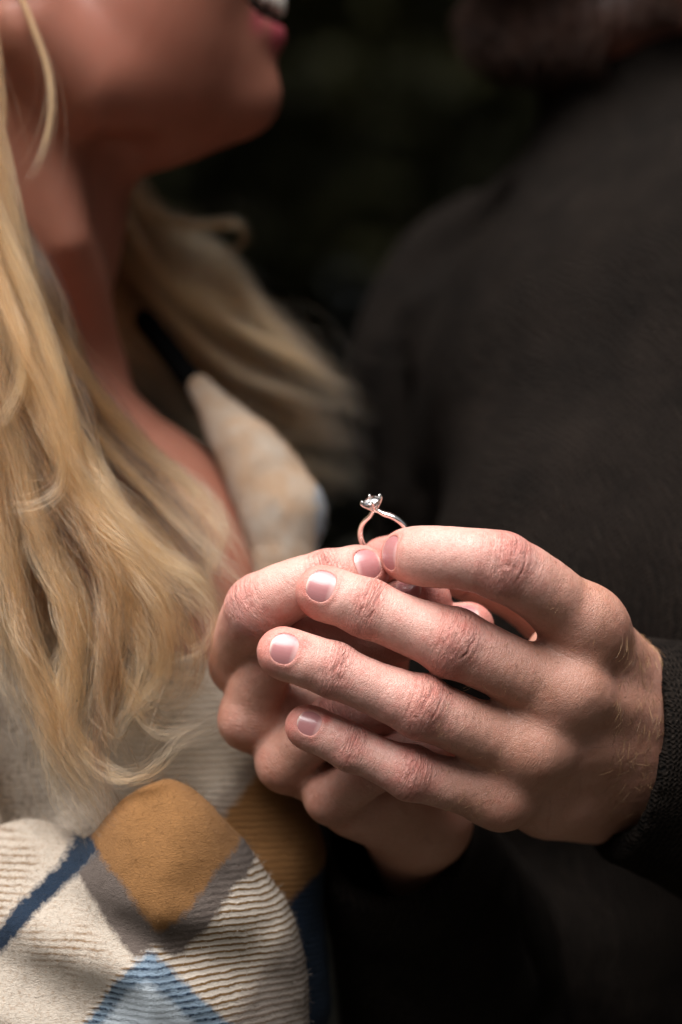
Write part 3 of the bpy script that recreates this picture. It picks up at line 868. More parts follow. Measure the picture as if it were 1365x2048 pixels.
def build_sweater():
    f = Field((P(600, 0, 100)[0], 4, -330), (330, 480, 262), 2.7)
    # far upper arm and shoulder
    f.cone(P(965, 610, 400), P(905, 760, 385), 44, 47)
    f.cone(P(905, 760, 385), P(975, 1400, 350), 47, 50, k=30)
    f.cone(P(975, 1400, 350), P(985, 2030, 330), 50, 50, k=30)
    # slope of the shoulders, chest, belly
    f.cone(P(965, 600, 400), P(1400, 320, 355), 44, 52, k=35)
    f.cone(P(1400, 320, 355), P(1800, 560, 215), 55, 62, k=35)
    f.cone(P(1330, 520, 330), P(1560, 620, 260), 70, 80, k=50)
    f.cone(P(1240, 830, 285), P(1740, 930, 200), 88, 100, k=60)
    f.cone(P(1275, 1200, 212), P(1740, 1250, 165), 92, 95, k=40)
    f.cone(P(1400, 1850, 250), P(1740, 1950, 230), 98, 100, k=40)
    f.cone(P(1400, 2300, 290), P(1700, 2300, 270), 98, 105, k=40)
    # mock collar standing round the neck
    f.cone(P(1330, 120, 352), P(1370, 330, 352), 64, 70, k=14)
    # the other arm: outside the frame, then the forearm coming in from the side
    f.cone(P(1800, 560, 215), P(1930, 1600, 215), 58, 52, k=30)
    def sleeve(rim, axis, pts, rads, drape, drads, inner):
        g_ = Field(f.lo, f.lo + f.h * (f.n - 1), f.h)
        g_.chain(pts, rads); g_.chain(drape, drads, k=14)
        g_.half(rim, axis)
        g_.chain(inner[0], inner[1], k=1.5, sub=True)
        return g_
    rim = P(1250, 1484, 56); ax = unit((0.95, 0.25, -0.16))
    s1 = sleeve(rim, ax, [rim - ax * 6, rim + ax * 40, rim + ax * 110, P(1930, 1640, 215)], [39.5, 41, 46, 54],
                [rim + ax * 8 + np.array([0, 4, -18]), rim + ax * 60 + np.array([0, 4, -30])], [28, 36], ([rim - ax * 12, rim + ax * 70], [34, 30]))
    f.merge(s1, 8)
    rim2 = P(788, 1662, 84); ax2 = unit((0.22, 0.80, -0.52))
    s2 = sleeve(rim2, ax2, catmull([rim2 - ax2 * 6, rim2 + ax2 * 40, P(905, 1900, 200), P(985, 2030, 330)], 6), np.linspace(31, 52, 19),
                [rim2 + ax2 * 22 + np.array([2, 0, -16]), P(885, 1960, 150), P(960, 2160, 240)], [26, 44, 60], ([rim2 - ax2 * 10, rim2 + ax2 * 55], [26, 24]))
    f.merge(s2, 8)
    # cloth folds: ridges and grooves on the arm and chest
    for a, b, ra, rb in ((P(850, 620, 336), P(892, 830, 326), 9, 11), (P(892, 830, 326), P(960, 1060, 306), 11, 9), (P(800, 700, 352), P(800, 1000, 336), 7, 7), (P(1000, 1100, 300), P(1100, 1500, 270), 6, 8)):
        f.cone(a, b, ra, rb, k=12)
    for a, b, ra, rb in ((P(960, 640, 335), P(975, 900, 300), 9, 14), (P(975, 880, 300), P(1000, 1150, 285), 14, 16), (P(842, 720, 336), P(880, 980, 322), 7, 8), (P(820, 520, 352), P(1000, 415, 343), 7, 8), (P(1000, 415, 343), P(1110, 375, 340), 8, 5)):
        f.cone(a, b, ra, rb, k=9, sub=True)
    # drapes of the lower sleeve
    for x in (1010, 1075, 1130, 720, 760):
        f.cone(P(x, 1720, 120), P(x + 70, 2050, 150), 4, 6, k=10, sub=True)
    f.cone(P(1285, -200, 352), P(1345, 150, 352), 57, 56, k=4, sub=True)
    V, F = f.mesh(3)
    N = normals_of(V, F)
    V = V + N * (0.9 * vnoise(V * 0.035, 11) + 0.5 * vnoise(V * 0.09, 12))[:, None]
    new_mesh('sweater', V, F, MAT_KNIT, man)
build_sweater()

def join_parts(items):
    """several surfaces as one mesh: (V, F, material index, attributes)"""
    Vs, Fs, Ms, off = [], [], [], 0
    at = {k: [] for k in ('red', 'tan', 'crease', 'knuckle', 'fuv')}
    for V, F, mi, A in items:
        Vs.append(V); Fs.append(F + off); Ms.append(np.full(len(F), mi)); off += len(V)
        for k in at:
            at[k].append(A[k] if k in A else np.zeros((len(V), 3) if k == 'fuv' else len(V)))
    return np.vstack(Vs), np.vstack(Fs), np.concatenate(Ms), {k: np.concatenate(v) for k, v in at.items()}

def build_man_body():
    f = Field((P(900, 0, 330)[0], 40, -330), (320, 480, 520), 3.2)
    D0 = 345
    # skull, face, jaw, nose
    f.ball(P(1260, -520, D0), (92, 76, 105))
    f.ball(P(1120, -260, D0 - 6), (55, 60, 80), k=20)
    for s_ in (-1, 1):
        f.chain([P(1360, -20, D0 + s_ * 52), P(1230, 40, D0 + s_ * 44), P(1080, 55, D0 + s_ * 22), P(1015, 40, D0)], [19, 18, 17, 16], k=14)
        f.ball(P(1090, -170, D0 + s_ * 30), 26, k=14)
        f.ball(P(1010, -400, D0 + s_ * 32), 12, k=8)
        f.ball(P(1330, -330, D0 + s_ * 74), (16, 7, 28), k=5)
    f.cone(P(1020, -380, D0), P(935, -215, D0), 9, 13, k=10)
    f.cone(P(990, -75, D0 - 18), P(968, -70, D0), 6, 8, k=5); f.cone(P(990, -75, D0 + 18), P(968, -70, D0), 6, 8, k=5)
    f.cone(P(990, -40, D0 - 16), P(972, -32, D0), 6, 8, k=4); f.cone(P(990, -40, D0 + 16), P(972, -32, D0), 6, 8, k=4)
    f.cone(P(1290, -100, D0 + 4), P(1375, 300, D0 + 8), 52, 56, k=20)
    # trunk and arms under the sweater
    f.cone(P(1000, 640, 400), P(1400, 340, 355), 34, 42, k=30)
    f.cone(P(1400, 340, 355), P(1780, 580, 220), 45, 50, k=30)
    f.cone(P(1250, 830, 295), P(1700, 930, 215), 72, 80, k=30)
    f.cone(P(1420, 1900, 270), P(1700, 1950, 250), 76, 80, k=60)
    f.cone(P(1300, 1250, 225), P(1720, 1280, 185), 74, 78, k=40)
    f.cone(P(985, 700, 395), P(985, 2000, 335), 34, 32, k=20)
    f.cone(P(985, 2000, 335), P(860, 1725, 140), 32, 21, k=14)
    f.cone(P(1780, 580, 220), P(1900, 1600, 215), 42, 36, k=20)
    f.cone(P(1900, 1600, 215), P(1475, 1533, 82), 36, 25, k=14)
    V, F = f.mesh(3)
    lipm = np.exp(-(np.linalg.norm((V - P(978, -50, D0)) / np.array([12, 22, 9]), axis=1)) ** 2)
    kk = KPX * 1.41; bx_ = V[:, 0] / kk + 682.5; by_ = 1024 - V[:, 2] / kk
    stub = sstep(-130, -50, by_ + 0.22 * (bx_ - 960)) * (1 - sstep(90, 170, by_)) * (1 - np.clip(2 * lipm, 0, 1)) * (bx_ < 1330)
    A = dict(red=np.clip(0.2 + lipm, 0, 1), tan=0.2 + 0.8 * stub)
    cut = lambda h_: {k: h_[k] for k in ('red', 'tan', 'crease', 'knuckle', 'fuv')}
    Vj, Fj, Mj, At = join_parts([(hl['V'], hl['F'], 0, cut(hl)), (hr['V'], hr['F'], 0, cut(hr)), (V, F, 1, A)])
    o = new_mesh('body', Vj, Fj, MAT_HAND, man)
    o.data.materials.append(MAT_FACE_M)
    o.data.polygons.foreach_set('material_index', Mj.astype(np.int32))
    for k in ('red', 'tan', 'crease', 'knuckle'): add_attr(o, k, At[k])
    add_attr3(o, 'fuv', At['fuv'])
    for h_ in (hl, hr):
        for nl in h_['nails']: build_nail(*nl, o)
    return o, V, F
man_body, mV, mF = build_man_body()

# ---- thin strands as meshes: hair, beard, the down on the hand
def strands(name, curves, radius, mat, parent, tone=None, taper=0.35, sides=3):
    """curves: array (n, m, 3) in mm"""
    n, m, _ = curves.shape
    T = unit(np.gradient(curves, axis=1))
    ref = unit(np.array([0.21, 0.93, 0.3]))
    X = unit(np.cross(T, ref)); Y = np.cross(T, X)
    w = np.asarray(radius, float)
    if w.ndim == 0: w = np.full(n, float(w))
    prof = taper + (1 - taper) * np.sin(np.linspace(0.45, math.pi - 0.12, m)) ** 0.7
    rr = w[:, None] * prof[None]
    ang = [2 * math.pi * j / sides for j in range(sides)]
    V = np.stack([curves + rr[..., None] * (X * math.cos(q) + Y * math.sin(q)) for q in ang], 2)     # n, m, sides, 3
    base = (np.arange(n)[:, None, None] * m + np.arange(m - 1)[None, :, None]) * sides
    j = np.arange(sides)[None, None]; j2 = (j + 1) % sides
    F = np.stack([base + j, base + j2, base + sides + j2, base + sides + j], -1).reshape(-1, 4)
    o = new_mesh(name, V.reshape(-1, 3), F, mat, parent)
    if tone is not None: add_attr(o, 'tone', np.repeat(tone, m * sides))
    add_attr(o, 'along', np.tile(np.repeat(np.linspace(0, 1, m), sides), n))
    return o

def hair_material(name, dark, light, rough=0.32, spec=0.5):
    m = NT(name)
    t = m.attr('tone').outputs['Fac']
    al = m.attr('along').outputs['Fac']
    c = m.mix(t, dark, light)
    b = m.bsdf(Base_Color=c, Roughness=rough, Specular_IOR_Level=spec, Anisotropic=0.5)
    tr = m.n('ShaderNodeBsdfTranslucent'); m.set(tr, 'Color', c)
    mx = m.n('ShaderNodeMixShader'); mx.inputs[0].default_value = 0.13
    m.t.links.new(b.outputs[0], mx.inputs[1]); m.t.links.new(tr.outputs[0], mx.inputs[2]); m.t.links.new(mx.outputs[0], m.out.inputs[0])
    return m.m

def build_beard():
    rg = np.random.default_rng(5)
    N = normals_of(mV, mF)
    c = P(1120, 40, 340)
    rel = mV - c
    k = P(1000, 0, 340)[0] - P(999, 0, 340)[0]
    px = rel[:, 0] / k + 1120; py = 40 - rel[:, 2] / k
    m = np.where((px > 930) & (px < 1370) & (py > -90 - 0.25 * (px - 960)) & (py < 190) & (mV[:, 1] < 420) & ((np.linalg.norm(mV - P(972, -52, 345), axis=1) > 14)) & (N[:, 2] < 0.75) & ~((px > 1200) & (py > 70)))[0]
    pick = rg.choice(m, 8000)
    p0 = mV[pick]; d = unit(N[pick] + np.array([-0.25, -0.1, -0.75]) + rg.normal(0, .28, (len(pick), 3)))
    L = rg.uniform(5, 11, len(pick))[:, None, None]
    t = np.linspace(0, 1, 5)[None, :, None]
    C = p0[:, None] + d[:, None] * t * L + np.array([0, 0, -1.0])[None, None] * (t ** 2) * L * 0.35
    strands('beard', C, 0.22, hair_material('brown_beard', (0.012, 0.006, 0.004), (0.06, 0.024, 0.012), 0.6, 0.15), man, rg.uniform(0, 1, len(pick)))['kind'] = 'stuff'
build_beard()

def build_down():
    """fine golden hairs on the back of the upper hand and along its fingers"""
    rg = np.random.default_rng(9)
    V, F = hl['V'], hl['F']
    N = normals_of(V, F)
    c = P(1235, 1420, 40)
    k = KPX * 1.05
    px = V[:, 0] / k + 682.5; py = 1024 - V[:, 2] / k
    m = np.where((px > 1215) & (px < 1335) & (py > 1240) & (py < 1640) & (N[:, 1] < 0.35))[0]
    pick = rg.choice(m, 420)
    m2 = []
    for fi, (a, b) in ((0, (6, 34)), (1, (10, 42)), (2, (10, 40)), (3, (8, 30))):
        s_ = hl['fuv'][:, 0]; r_ = hl['fuv'][:, 2]
        q = np.where((hl['fid'] == fi) & (s_ > a) & (s_ < b) & (r_ > 1) & (N[:, 1] < 0))[0]
        m2.append(rg.choice(q, 75))
    m2 = np.concatenate(m2)
    n1 = len(pick)
    pick = np.concatenate([pick, m2])
    flow = np.tile(unit(np.array([-0.25, -0.25, -0.9])), (len(pick), 1))
    flow[n1:] = unit(np.array([-0.55, -0.2, -0.75]))
    flow += rg.normal(0, .42, flow.shape)
    n_ = N[pick]
    fl = unit(flow - (flow * n_).sum(1, keepdims=True) * n_ * 0.9)
    L = rg.uniform(3, 8, len(pick)); L[n1:] = rg.uniform(2.0, 4.8, len(pick) - n1)
    L = L[:, None, None]
    t = np.linspace(0, 1, 7)[None, :, None]
    C = V[pick][:, None] - n_[:, None] * 0.2 + L * (t * (fl[:, None] * 0.85 + n_[:, None] * 0.42) - (t ** 2) * n_[:, None] * 0.25 + rg.normal(0, .12, (len(pick), 1, 3)) * t ** 2)
    tone = rg.uniform(0, 1, len(pick)) ** 1.4
    strands('hand_hair', C, np.where(np.arange(len(pick)) < n1, 0.062, 0.042), hair_material('golden_down', (0.12, 0.05, 0.02), (0.62, 0.38, 0.19), 0.35), man_body, tone, taper=0.25)['kind'] = 'stuff'
build_down()
# ------------------------------------------------------------------ the woman
woman = empty('person', 'smiling blonde person in cream, tan and blue plaid wool coat, seen from the side', 'person')
woman.location = (-0.13, 0.2, 0.0)
D1 = 176
def build_woman_body():
    f = Field((-290, 20, -330), (40, 330, 520), 2.6)
    f.ball(P(140, -470, D1 + 4), (94, 74, 106))
    f.ball(P(330, -190, D1), (50, 58, 80), k=20)
    for s_ in (-1, 1):
        f.chain([P(50, 60, D1 + s_ * 54), P(170, 165, D1 + s_ * 44), P(345, 178, D1 + s_ * 24), P(484, 188, D1)], [22, 21, 16.5, 12.8], k=16)
        f.ball(P(262, 5, D1 + s_ * 30), (37, 29, 40), k=16)
        f.ball(P(470, -330, D1 + s_ * 32), 12, k=8)
        f.ball(P(30, -160, D1 + s_ * 72), (15, 7, 28), k=5)
        # lips: corners to the middle
        f.chain(catmull([P(442, 8, D1 + s_ * 25), P(492, 46, D1 + s_ * 16), P(536, 66, D1 + s_ * 7), P(545, 70, D1)], 4), np.linspace(3.0, 5.6, 13), k=2.5)
        f.chain(catmull([P(442, 0, D1 + s_ * 25), P(510, -22, D1 + s_ * 15), P(556, -34, D1 + s_ * 5), P(562, -30, D1)], 4), np.linspace(3.0, 5.2, 13), k=2.5)
        # smile folds
        f.chain(catmull([P(452, -70, D1 + s_ * 22), P(440, 40, D1 + s_ * 33), P(415, 130, D1 + s_ * 37)], 5), np.linspace(3, 2.4, 11), k=6, sub=True)
    f.ball(P(300, 120, D1), (40, 44, 30), k=20)
    f.chain(catmull([P(455, 212, D1), P(350, 262, D1 - 4), P(250, 268, D1), P(150, 240, D1)], 4), np.linspace(9, 22, 13), k=16)
    f.ball(P(462, 90, D1), (15, 24, 22), k=10)
    f.cone(P(500, -350, D1), P(600, -170, D1), 8, 12, k=10)
    # mouth opening
    f.ball(P(512, 8, D1), (20, 25, 9.5), k=2.0, sub=True)
    # neck with its muscle
    f.chain(catmull([P(50, 120, D1 + 8), P(0, 440, D1 + 8), P(-40, 640, D1 + 14), P(-40, 900, D1 + 14)], 4), np.linspace(52, 54, 13), k=12)
    f.chain([P(80, 240, D1 - 40), P(140, 480, D1 - 37), P(225, 720, D1 + 10)], [8, 8, 3], k=18)
    # collar bones, chest, shoulders, trunk
    f.ball(P(150, 1420, D1 + 22), (98, 92, 135), k=30)
    f.cone(P(-70, 900, D1 + 110), P(-80, 940, D1 - 70), 46, 36, k=30)
    f.cone(P(150, 760, D1 - 40), P(20, 830, D1 - 80), 6, 6, k=16)
    f.cone(P(40, 1500, D1 + 30), P(40, 2250, D1 + 30), 78, 78, k=40)
    f.cone(P(-90, 980, D1 - 62), P(-20, 1700, D1 - 40), 30, 26, k=20); f.cone(P(-60, 900, D1 + 140), P(20, 1700, D1 + 130), 38, 32, k=20)
    V, F = f.mesh(3)
    lip = np.zeros(len(V))
    for a in (P(545, 70, D1), P(536, 66, D1 - 7), P(492, 46, D1 - 16), P(536, 66, D1 + 7), P(560, -30, D1), P(510, -22, D1 - 15)):
        lip = np.maximum(lip, np.exp(-(np.linalg.norm(V - a, axis=1) / 8.5) ** 4))
    cheek = np.exp(-(np.linalg.norm(V - P(270, 20, D1 - 55), axis=1) / 40) ** 2)
    o = new_mesh('body', V, F, MAT_FACE_W, woman)
    add_attr(o, 'red', np.clip(0.25 + 0.55 * cheek, 0, 1)); add_attr(o, 'tan', np.full(len(V), 0.25)); add_attr(o, 'crease', np.zeros(len(V))); add_attr(o, 'lip', lip)
    # lips take their colour from the lip attribute
    t = MAT_FACE_W.node_tree; b = next(n for n in t.nodes if n.type == 'BSDF_PRINCIPLED'); src = b.inputs['Base Color'].links[0].from_socket
    at = t.nodes.new('ShaderNodeAttribute'); at.attribute_name = 'lip'
    mx = t.nodes.new('ShaderNodeMix'); mx.data_type = 'RGBA'
    t.links.new(at.outputs['Fac'], mx.inputs[0]); t.links.new(src, mx.inputs[6]); mx.inputs[7].default_value = (0.36, 0.045, 0.075, 1)
    t.links.new(mx.outputs[2], b.inputs['Base Color'])
    # teeth
    m = NT('tooth_enamel'); m.bsdf(Base_Color=(0.78, 0.74, 0.68), Roughness=0.2, Subsurface_Weight=0.1, Subsurface_Radius=(1, .8, .6), Subsurface_Scale=0.001)
    g = NT('mouth_inside'); g.bsdf(Base_Color=(0.10, 0.02, 0.02), Roughness=0.4)
    for i in range(10):
        q = (i - 4.5)
        ang = q * 0.30
        f2 = Field((-6, -6, -7), (6, 6, 7), 0.6)
        f2.ball((0, 0, 0), (3.9 if abs(q) < 1 else 3.2, 2.4, 5.6 - 0.25 * abs(q)))
        tv, tf = f2.mesh(1)
        c = P(562, 6, D1) + np.array([-(1 - math.cos(ang)) * 25, math.sin(ang) * 23, 0.5 * abs(q)])
        ca, sa = math.cos(ang), math.sin(ang)
        # local x across the tooth -> along the arch
        W = np.stack([-sa * tv[:, 0] + ca * tv[:, 1], ca * tv[:, 0] + sa * tv[:, 1], tv[:, 2]], 1) + c
        new_mesh('tooth', W, tf, m.m, o)
    for s_ in (-1, 1):
        f2 = Field((-14, -14, -14), (14, 14, 14), 1.2); f2.ball((0, 0, 0), 11.5); tv, tf = f2.mesh(1)
        e = NT('eye_white'); e.bsdf(Base_Color=(0.7, 0.68, 0.65), Roughness=0.1)
        new_mesh('eyeball', tv + P(468, -390, D1 + s_ * 31), tf, e.m, o)
    return o, V, F
w_body, wV, wF = build_woman_body()

# ---- plaid wool
def plaid_material(name, kind):
    m = NT(name)
    ps = m.scaled(m.pos(), (1000, 1000, 1000))
    sx = m.n('ShaderNodeSeparateXYZ'); m.set(sx, 0, m.attr('plaid').outputs['Vector'])
    wob = m.math('MULTIPLY', m.math('SUBTRACT', m.noise(0.30, 4, 0.75, ps), 0.5), 6.0)
    a = m.math('ADD', sx.outputs[0], wob); b = m.math('ADD', sx.outputs[1], m.math('MULTIPLY', wob, -0.8)); z = sx.outputs[2]
    fib = m.noise(1.0, 4, 0.75, m.scaled(ps, (0.8, 0.8, 1.6)), 0.8)
    fine = m.noise(2.6, 3, 0.7, ps)
    CREAM = (0.39, 0.335, 0.275); TAN = (0.185, 0.088, 0.030); TAUPE = (0.10, 0.078, 0.066); NAVY = (0.008, 0.017, 0.034); BLUE = (0.42, 0.465, 0.50); BEIGE = (0.27, 0.195, 0.135)
    zz = m.math('ADD', z, m.math('MULTIPLY', m.math('SUBTRACT', m.noise(0.16, 3, 0.6, ps), 0.5), 1.6))
    rib0 = m.math('SINE', m.math('MULTIPLY', zz, 2 * math.pi / 2.35))
    rib = m.math('ADD', m.math('MULTIPLY', rib0, 0.75), m.math('MULTIPLY', m.math('SUBTRACT', m.noise(0.9, 3, 0.7, m.scaled(ps, (0.55, 0.55, 1.0))), 0.5), 2.4))
    ribm = m.math('MULTIPLY', m.math('ADD', rib, 0.15), 0.9, clamp=True)
    def ge(x, t, soft=2.2):
        return m.math('MULTIPLY', m.math('SUBTRACT', x, t - soft / 2), 1.0 / soft, clamp=True)
    def band(x, lo_, hi_, soft=2.2):
        return m.math('MULTIPLY', ge(x, lo_, soft), m.math('SUBTRACT', 1.0, ge(x, hi_, soft)))
    speck = m.math('MULTIPLY', m.math('SUBTRACT', m.noise(0.75, 3, 0.7, ps), 0.50), 5.0, clamp=True)
    cream = m.mix(m.math('MULTIPLY', speck, 0.75), CREAM, BEIGE)
    if kind == 'sleeve':
        lined = m.mix(m.math('MULTIPLY', m.math('ADD', m.math('MULTIPLY', rib0, 1.1), m.math('MULTIPLY', rib, 0.25)), 0.95, clamp=True), (0.48, 0.42, 0.355), (0.14, 0.075, 0.026))
        lined = m.mix(m.math('MULTIPLY', ge(a, 72, 8), 0.75), lined, TAUPE)  # shade along the cream's right edge, painted in as taupe
        pat = m.math('MULTIPLY', m.math('MULTIPLY', m.math('SUBTRACT', m.noise(0.045, 2, 0.5, ps), 0.46), 6.0, clamp=True), m.math('MULTIPLY', ribm, 0.9))
        c = m.mix(m.math('MULTIPLY', pat, ge(b, 54, 5)), cream, (0.15, 0.085, 0.04))
        c = m.mix(ge(a, 36), c, lined)
        tt = m.math('MULTIPLY', band(a, -14, 34), m.math('SUBTRACT', 1.0, ge(b, 37)))
        c = m.mix(m.math('MULTIPLY', band(b, 20, 48), band(a, -2, 37)), c, TAUPE)
        c = m.mix(m.math('MULTIPLY', band(a, 20, 43), m.math('SUBTRACT', 1.0, ge(b, 40))), c, TAUPE)
        c = m.mix(tt, c, TAN)
        both = m.math('MULTIPLY', ge(a, 37.5, 2), ge(b, 42.5, 2))
        lb = m.mix(ribm, (0.16, 0.215, 0.27), NAVY)
        c = m.mix(both, c, lb)
        c = m.mix(m.math('MULTIPLY', ge(a, 43.5, 3), ge(b, 50, 3)), c, BLUE)
        c = m.mix(m.math('MULTIPLY', band(a, -8.5, -1.5), ge(b, 36)), c, m.mix(m.math('MULTIPLY', fine, 0.5), NAVY, (0.012, 0.024, 0.040)))
        c = m.mix(m.math('MULTIPLY', band(b, 26, 44, 4), m.math('SUBTRACT', 1.0, ge(a, -9))), c, m.mix(speck, TAUPE, CREAM))
    elif kind == 'panel':
        c = m.mix(m.math('MULTIPLY', ribm, 0.35), CREAM, BEIGE)
        c = m.mix(ge(a, 15, 3), c, m.mix(m.math('MULTIPLY', ribm, 0.6), CREAM, TAUPE))
        c = m.mix(ge(a, 19, 4), c, (0.23, 0.185, 0.15))
        c = m.mix(ge(a, 25, 3), c, TAN)
        c = m.mix(ge(a, 66, 3), c, NAVY)
    elif kind == 'lapel':
        c = m.mix(m.math('MULTIPLY', m.math('SUBTRACT', m.noise(0.055, 3, 0.6, ps), 0.30), 3.4, clamp=True), CREAM, (0.38, 0.26, 0.17))
        c = m.mix(ge(a, 1, 1), c, c)
        c = m.mix(ge(b, 0.75, 0.2), c, (0.27, 0.30, 0.33))
    else:
        c = m.mix(speck, (0.40, 0.34, 0.28), (0.10, 0.073, 0.053))
    c = m.mix(m.math('MULTIPLY', m.math('SUBTRACT', fib, 0.52), 1.8, clamp=True), c, m.mix(0.55, c, (0.03, 0.02, 0.012)))
    c = m.mix(m.math('MULTIPLY', m.math('SUBTRACT', fine, 0.56), 2.0, clamp=True), c, m.mix(0.06, c, (0.7, 0.64, 0.56)))
    rw = m.math('ADD', 0.10, m.math('MULTIPLY', ge(a, 36, 3), 0.9)) if kind == 'sleeve' else 1.0
    h = m.math('ADD', m.math('MULTIPLY', m.math('MULTIPLY', rib, rw), 0.28 if kind in ('sleeve', 'panel') else 0.2), m.math('MULTIPLY', fib, 1.4))
    m.bsdf(Base_Color=c, Roughness=0.95, Specular_IOR_Level=0.1, Sheen_Weight=0.03, Sheen_Roughness=0.6, Normal=m.bump(h, 0.8, 0.0009))
    return m.m

def plaid_coords(V, origin):
    q = V - origin
    a = q[:, 0] * 0.72 - q[:, 2] * 0.69
    b = -q[:, 0] * 0.70 - q[:, 2] * 0.71
    return np.stack([a, b, V[:, 2]], 1)

def build_coat():
    root = bpy.data.objects.new('coat', None); COL.objects.link(root); root.parent = woman
    root.matrix_parent_inverse = Matrix.Translation(-woman.location)
    O = P(338, 1556, 22)
    pieces = []
    # body of the coat: near shoulder, front, back
    f = Field((-330, -10, -340), (20, 330, 60), 2.6)
    f.cone(P(-110, 1000, 122), P(-20, 1350, 130), 48, 62)
    f.cone(P(-20, 1350, 130), P(30, 1700, 132), 62, 62, k=30)
    f.cone(P(30, 1700, 132), P(60, 2300, 132), 62, 68, k=30)
    f.cone(P(-110, 1010, 320), P(0, 1500, 310), 46, 60, k=20)
    f.ball(P(0, 1650, 200), (118, 135, 150), k=20)
    f.cone(P(0, 1800, 200), P(0, 2400, 210), 110, 115, k=30)
    for a, b in ((P(60, 1150, 76), P(180, 1560, 72)), (P(-20, 1250, 68), P(60, 1640, 72))):
        f.cone(a, b, 6, 9, k=14, sub=True)
    f.ball(P(170, 1330, D1 + 50), (106, 96, 140), k=4, sub=True)
    pieces.append(('coat_body', f, 'body'))
    # sleeve bent in a full fold
    f = Field((-200, -50, -330), (10, 130, -80), 1.7)
    f.chain(catmull([P(338, 1592, 40), P(335, 1640, 36), P(330, 1710, 34), P(328, 1810, 38), P(330, 1930, 44), P(335, 2200, 48)], 5), catmull(np.array([[6.0], [14], [24.5], [34], [42], [46]]), 5)[:, 0], k=6)
    f.chain(catmull([P(140, 1830, 46), P(100, 1930, 44), P(90, 2200, 46)], 5), np.linspace(24, 44, 11), k=14)
    f.chain(catmull([P(440, 1780, 46), P(500, 1930, 46), P(470, 2200, 50)], 5), np.linspace(15, 25, 11), k=14)
    f.cone(P(60, 1790, 62), P(-60, 1900, 70), 28, 40, k=12)
    f.cone(P(330, 1830, -6), P(345, 2060, -12), 5, 7, k=14, sub=True)
    f.cone(P(300, 1590, 20), P(345, 1800, -4), 2, 3, k=8, sub=True)
    f.cone(P(210, 1760, 0), P(60, 1840, 6), 3, 4, k=8, sub=True)
    pieces.append(('sleeve', f, 'sleeve'))
    # front edge of the coat behind the sleeve
    f = Field((-140, 20, -260), (20, 150, -30), 1.9)
    f.cone(P(400, 1430, 92), P(500, 1600, 80), 22, 20, flat=(unit((0.5, -0.8, 0.2)), 0.7))
    f.cone(P(500, 1600, 80), P(545, 1720, 78), 20, 19, k=10, flat=(unit((0.5, -0.8, 0.2)), 0.7))
    f.cone(P(545, 1720, 78), P(540, 2000, 90), 18, 24, k=10)
    f.cone(P(300, 1420, 100), P(330, 1560, 95), 24, 24, k=12)
    pieces.append(('front_panel', f, 'panel'))
    # far lapel
    f = Field((-90, 90, -60), (10, 240, 80), 1.9)
    f.chain(catmull([P(400, 775, 200), P(476, 880, 188), P(534, 970, 176), P(566, 1070, 166), P(570, 1190, 160)], 5), [6, 7, 8, 9.5, 11, 12, 12.8, 13.5, 14, 14.5, 15, 15, 15, 15, 14.5, 14, 13, 13, 12, 12, 12], flat=(unit((0.3, -0.9, 0.2)), 0.8))
    f.cone(P(505, 890, 176), P(580, 1010, 168), 9, 13, k=14)
    pieces.append(('lapel', f, 'lapel'))
    for nm_, f, kd in pieces:
        V, F = f.mesh(2)
        N = normals_of(V, F)
        V = V + N * (1.1 * vnoise(V * 0.05, 31) + 0.35 * vnoise(V * 0.17, 32))[:, None]
        if kd == 'sleeve':      # a sharp ridge runs down the fold
            x0 = P(338, 1700, 10)[0]; z0 = P(0, 1600, 10)[2]
            V[:, 1] -= 7.0 * np.exp(-np.sqrt((V[:, 0] - x0 - 0.06 * (V[:, 2] - z0)) ** 2 + 4) / 11) * sstep(z0 + 4, z0 - 30, V[:, 2]) * (N[:, 1] < 0.2)
            # slanting pulls of the cloth
            V[:, 1] += 3.6 * np.sin((V[:, 0] * 0.55 + V[:, 2]) * 0.16 + 1.4 * vnoise(V * 0.03, 77)) * sstep(z0 - 20, z0 - 45, V[:, 2]) * np.clip(-N[:, 1], 0, 1)
        o = new_mesh(nm_, V, F, plaid_material('plaid_' + kd, kd), root)
        C = plaid_coords(V, O)
        C[:, 0] += 3.2 * vnoise(V * 0.04, 51); C[:, 1] += 3.2 * vnoise(V * 0.04, 52); C[:, 2] += 1.5 * vnoise(V * 0.03, 53)
        if kd == 'lapel':
            C[:, 0] = 0; px = V[:, 0] / (KPX * 1.21) + 682.5; py = 1024 - V[:, 2] / (KPX * 1.21)
            C[:, 1] = np.where(px > 630, 1.0, 0.0)
        add_attr3(o, 'plaid', C)
        coat_meshes[kd] = (V, F, N, o)
    return root
coat_meshes = {}
coat = build_coat()
def build_fuzz():
    rg = np.random.default_rng(3)
    for kd, n in (('sleeve', 7000), ('panel', 2000), ('lapel', 1500), ('body', 2000)):
        V, F, N, o = coat_meshes[kd]
        m = np.where((N[:, 1] < 0.45) & (V[:, 0] > -150))[0]
        pk = rg.choice(m, n)
        d = unit(N[pk] * 0.7 + rg.normal(0, .6, (n, 3)) + np.array([0.3, 0, -0.3])); e = rg.normal(0, .6, (n, 3))
        L = rg.uniform(0.8, 2.2, n)[:, None, None]; t = np.linspace(0, 1, 5)[None, :, None]
        C = V[pk][:, None] - N[pk][:, None] * 0.2 + L * (d[:, None] * t + e[:, None] * t ** 2 * 0.7)
        z = strands('wool_fuzz', C, 0.06, o.data.materials[0], o, taper=0.3)
        A = np.empty(len(V) * 3, np.float32); o.data.attributes['plaid'].data.foreach_get('vector', A)
        add_attr3(z, 'plaid', np.repeat(A.reshape(-1, 3)[pk], 15, axis=0))
        z['kind'] = 'stuff'
build_fuzz()
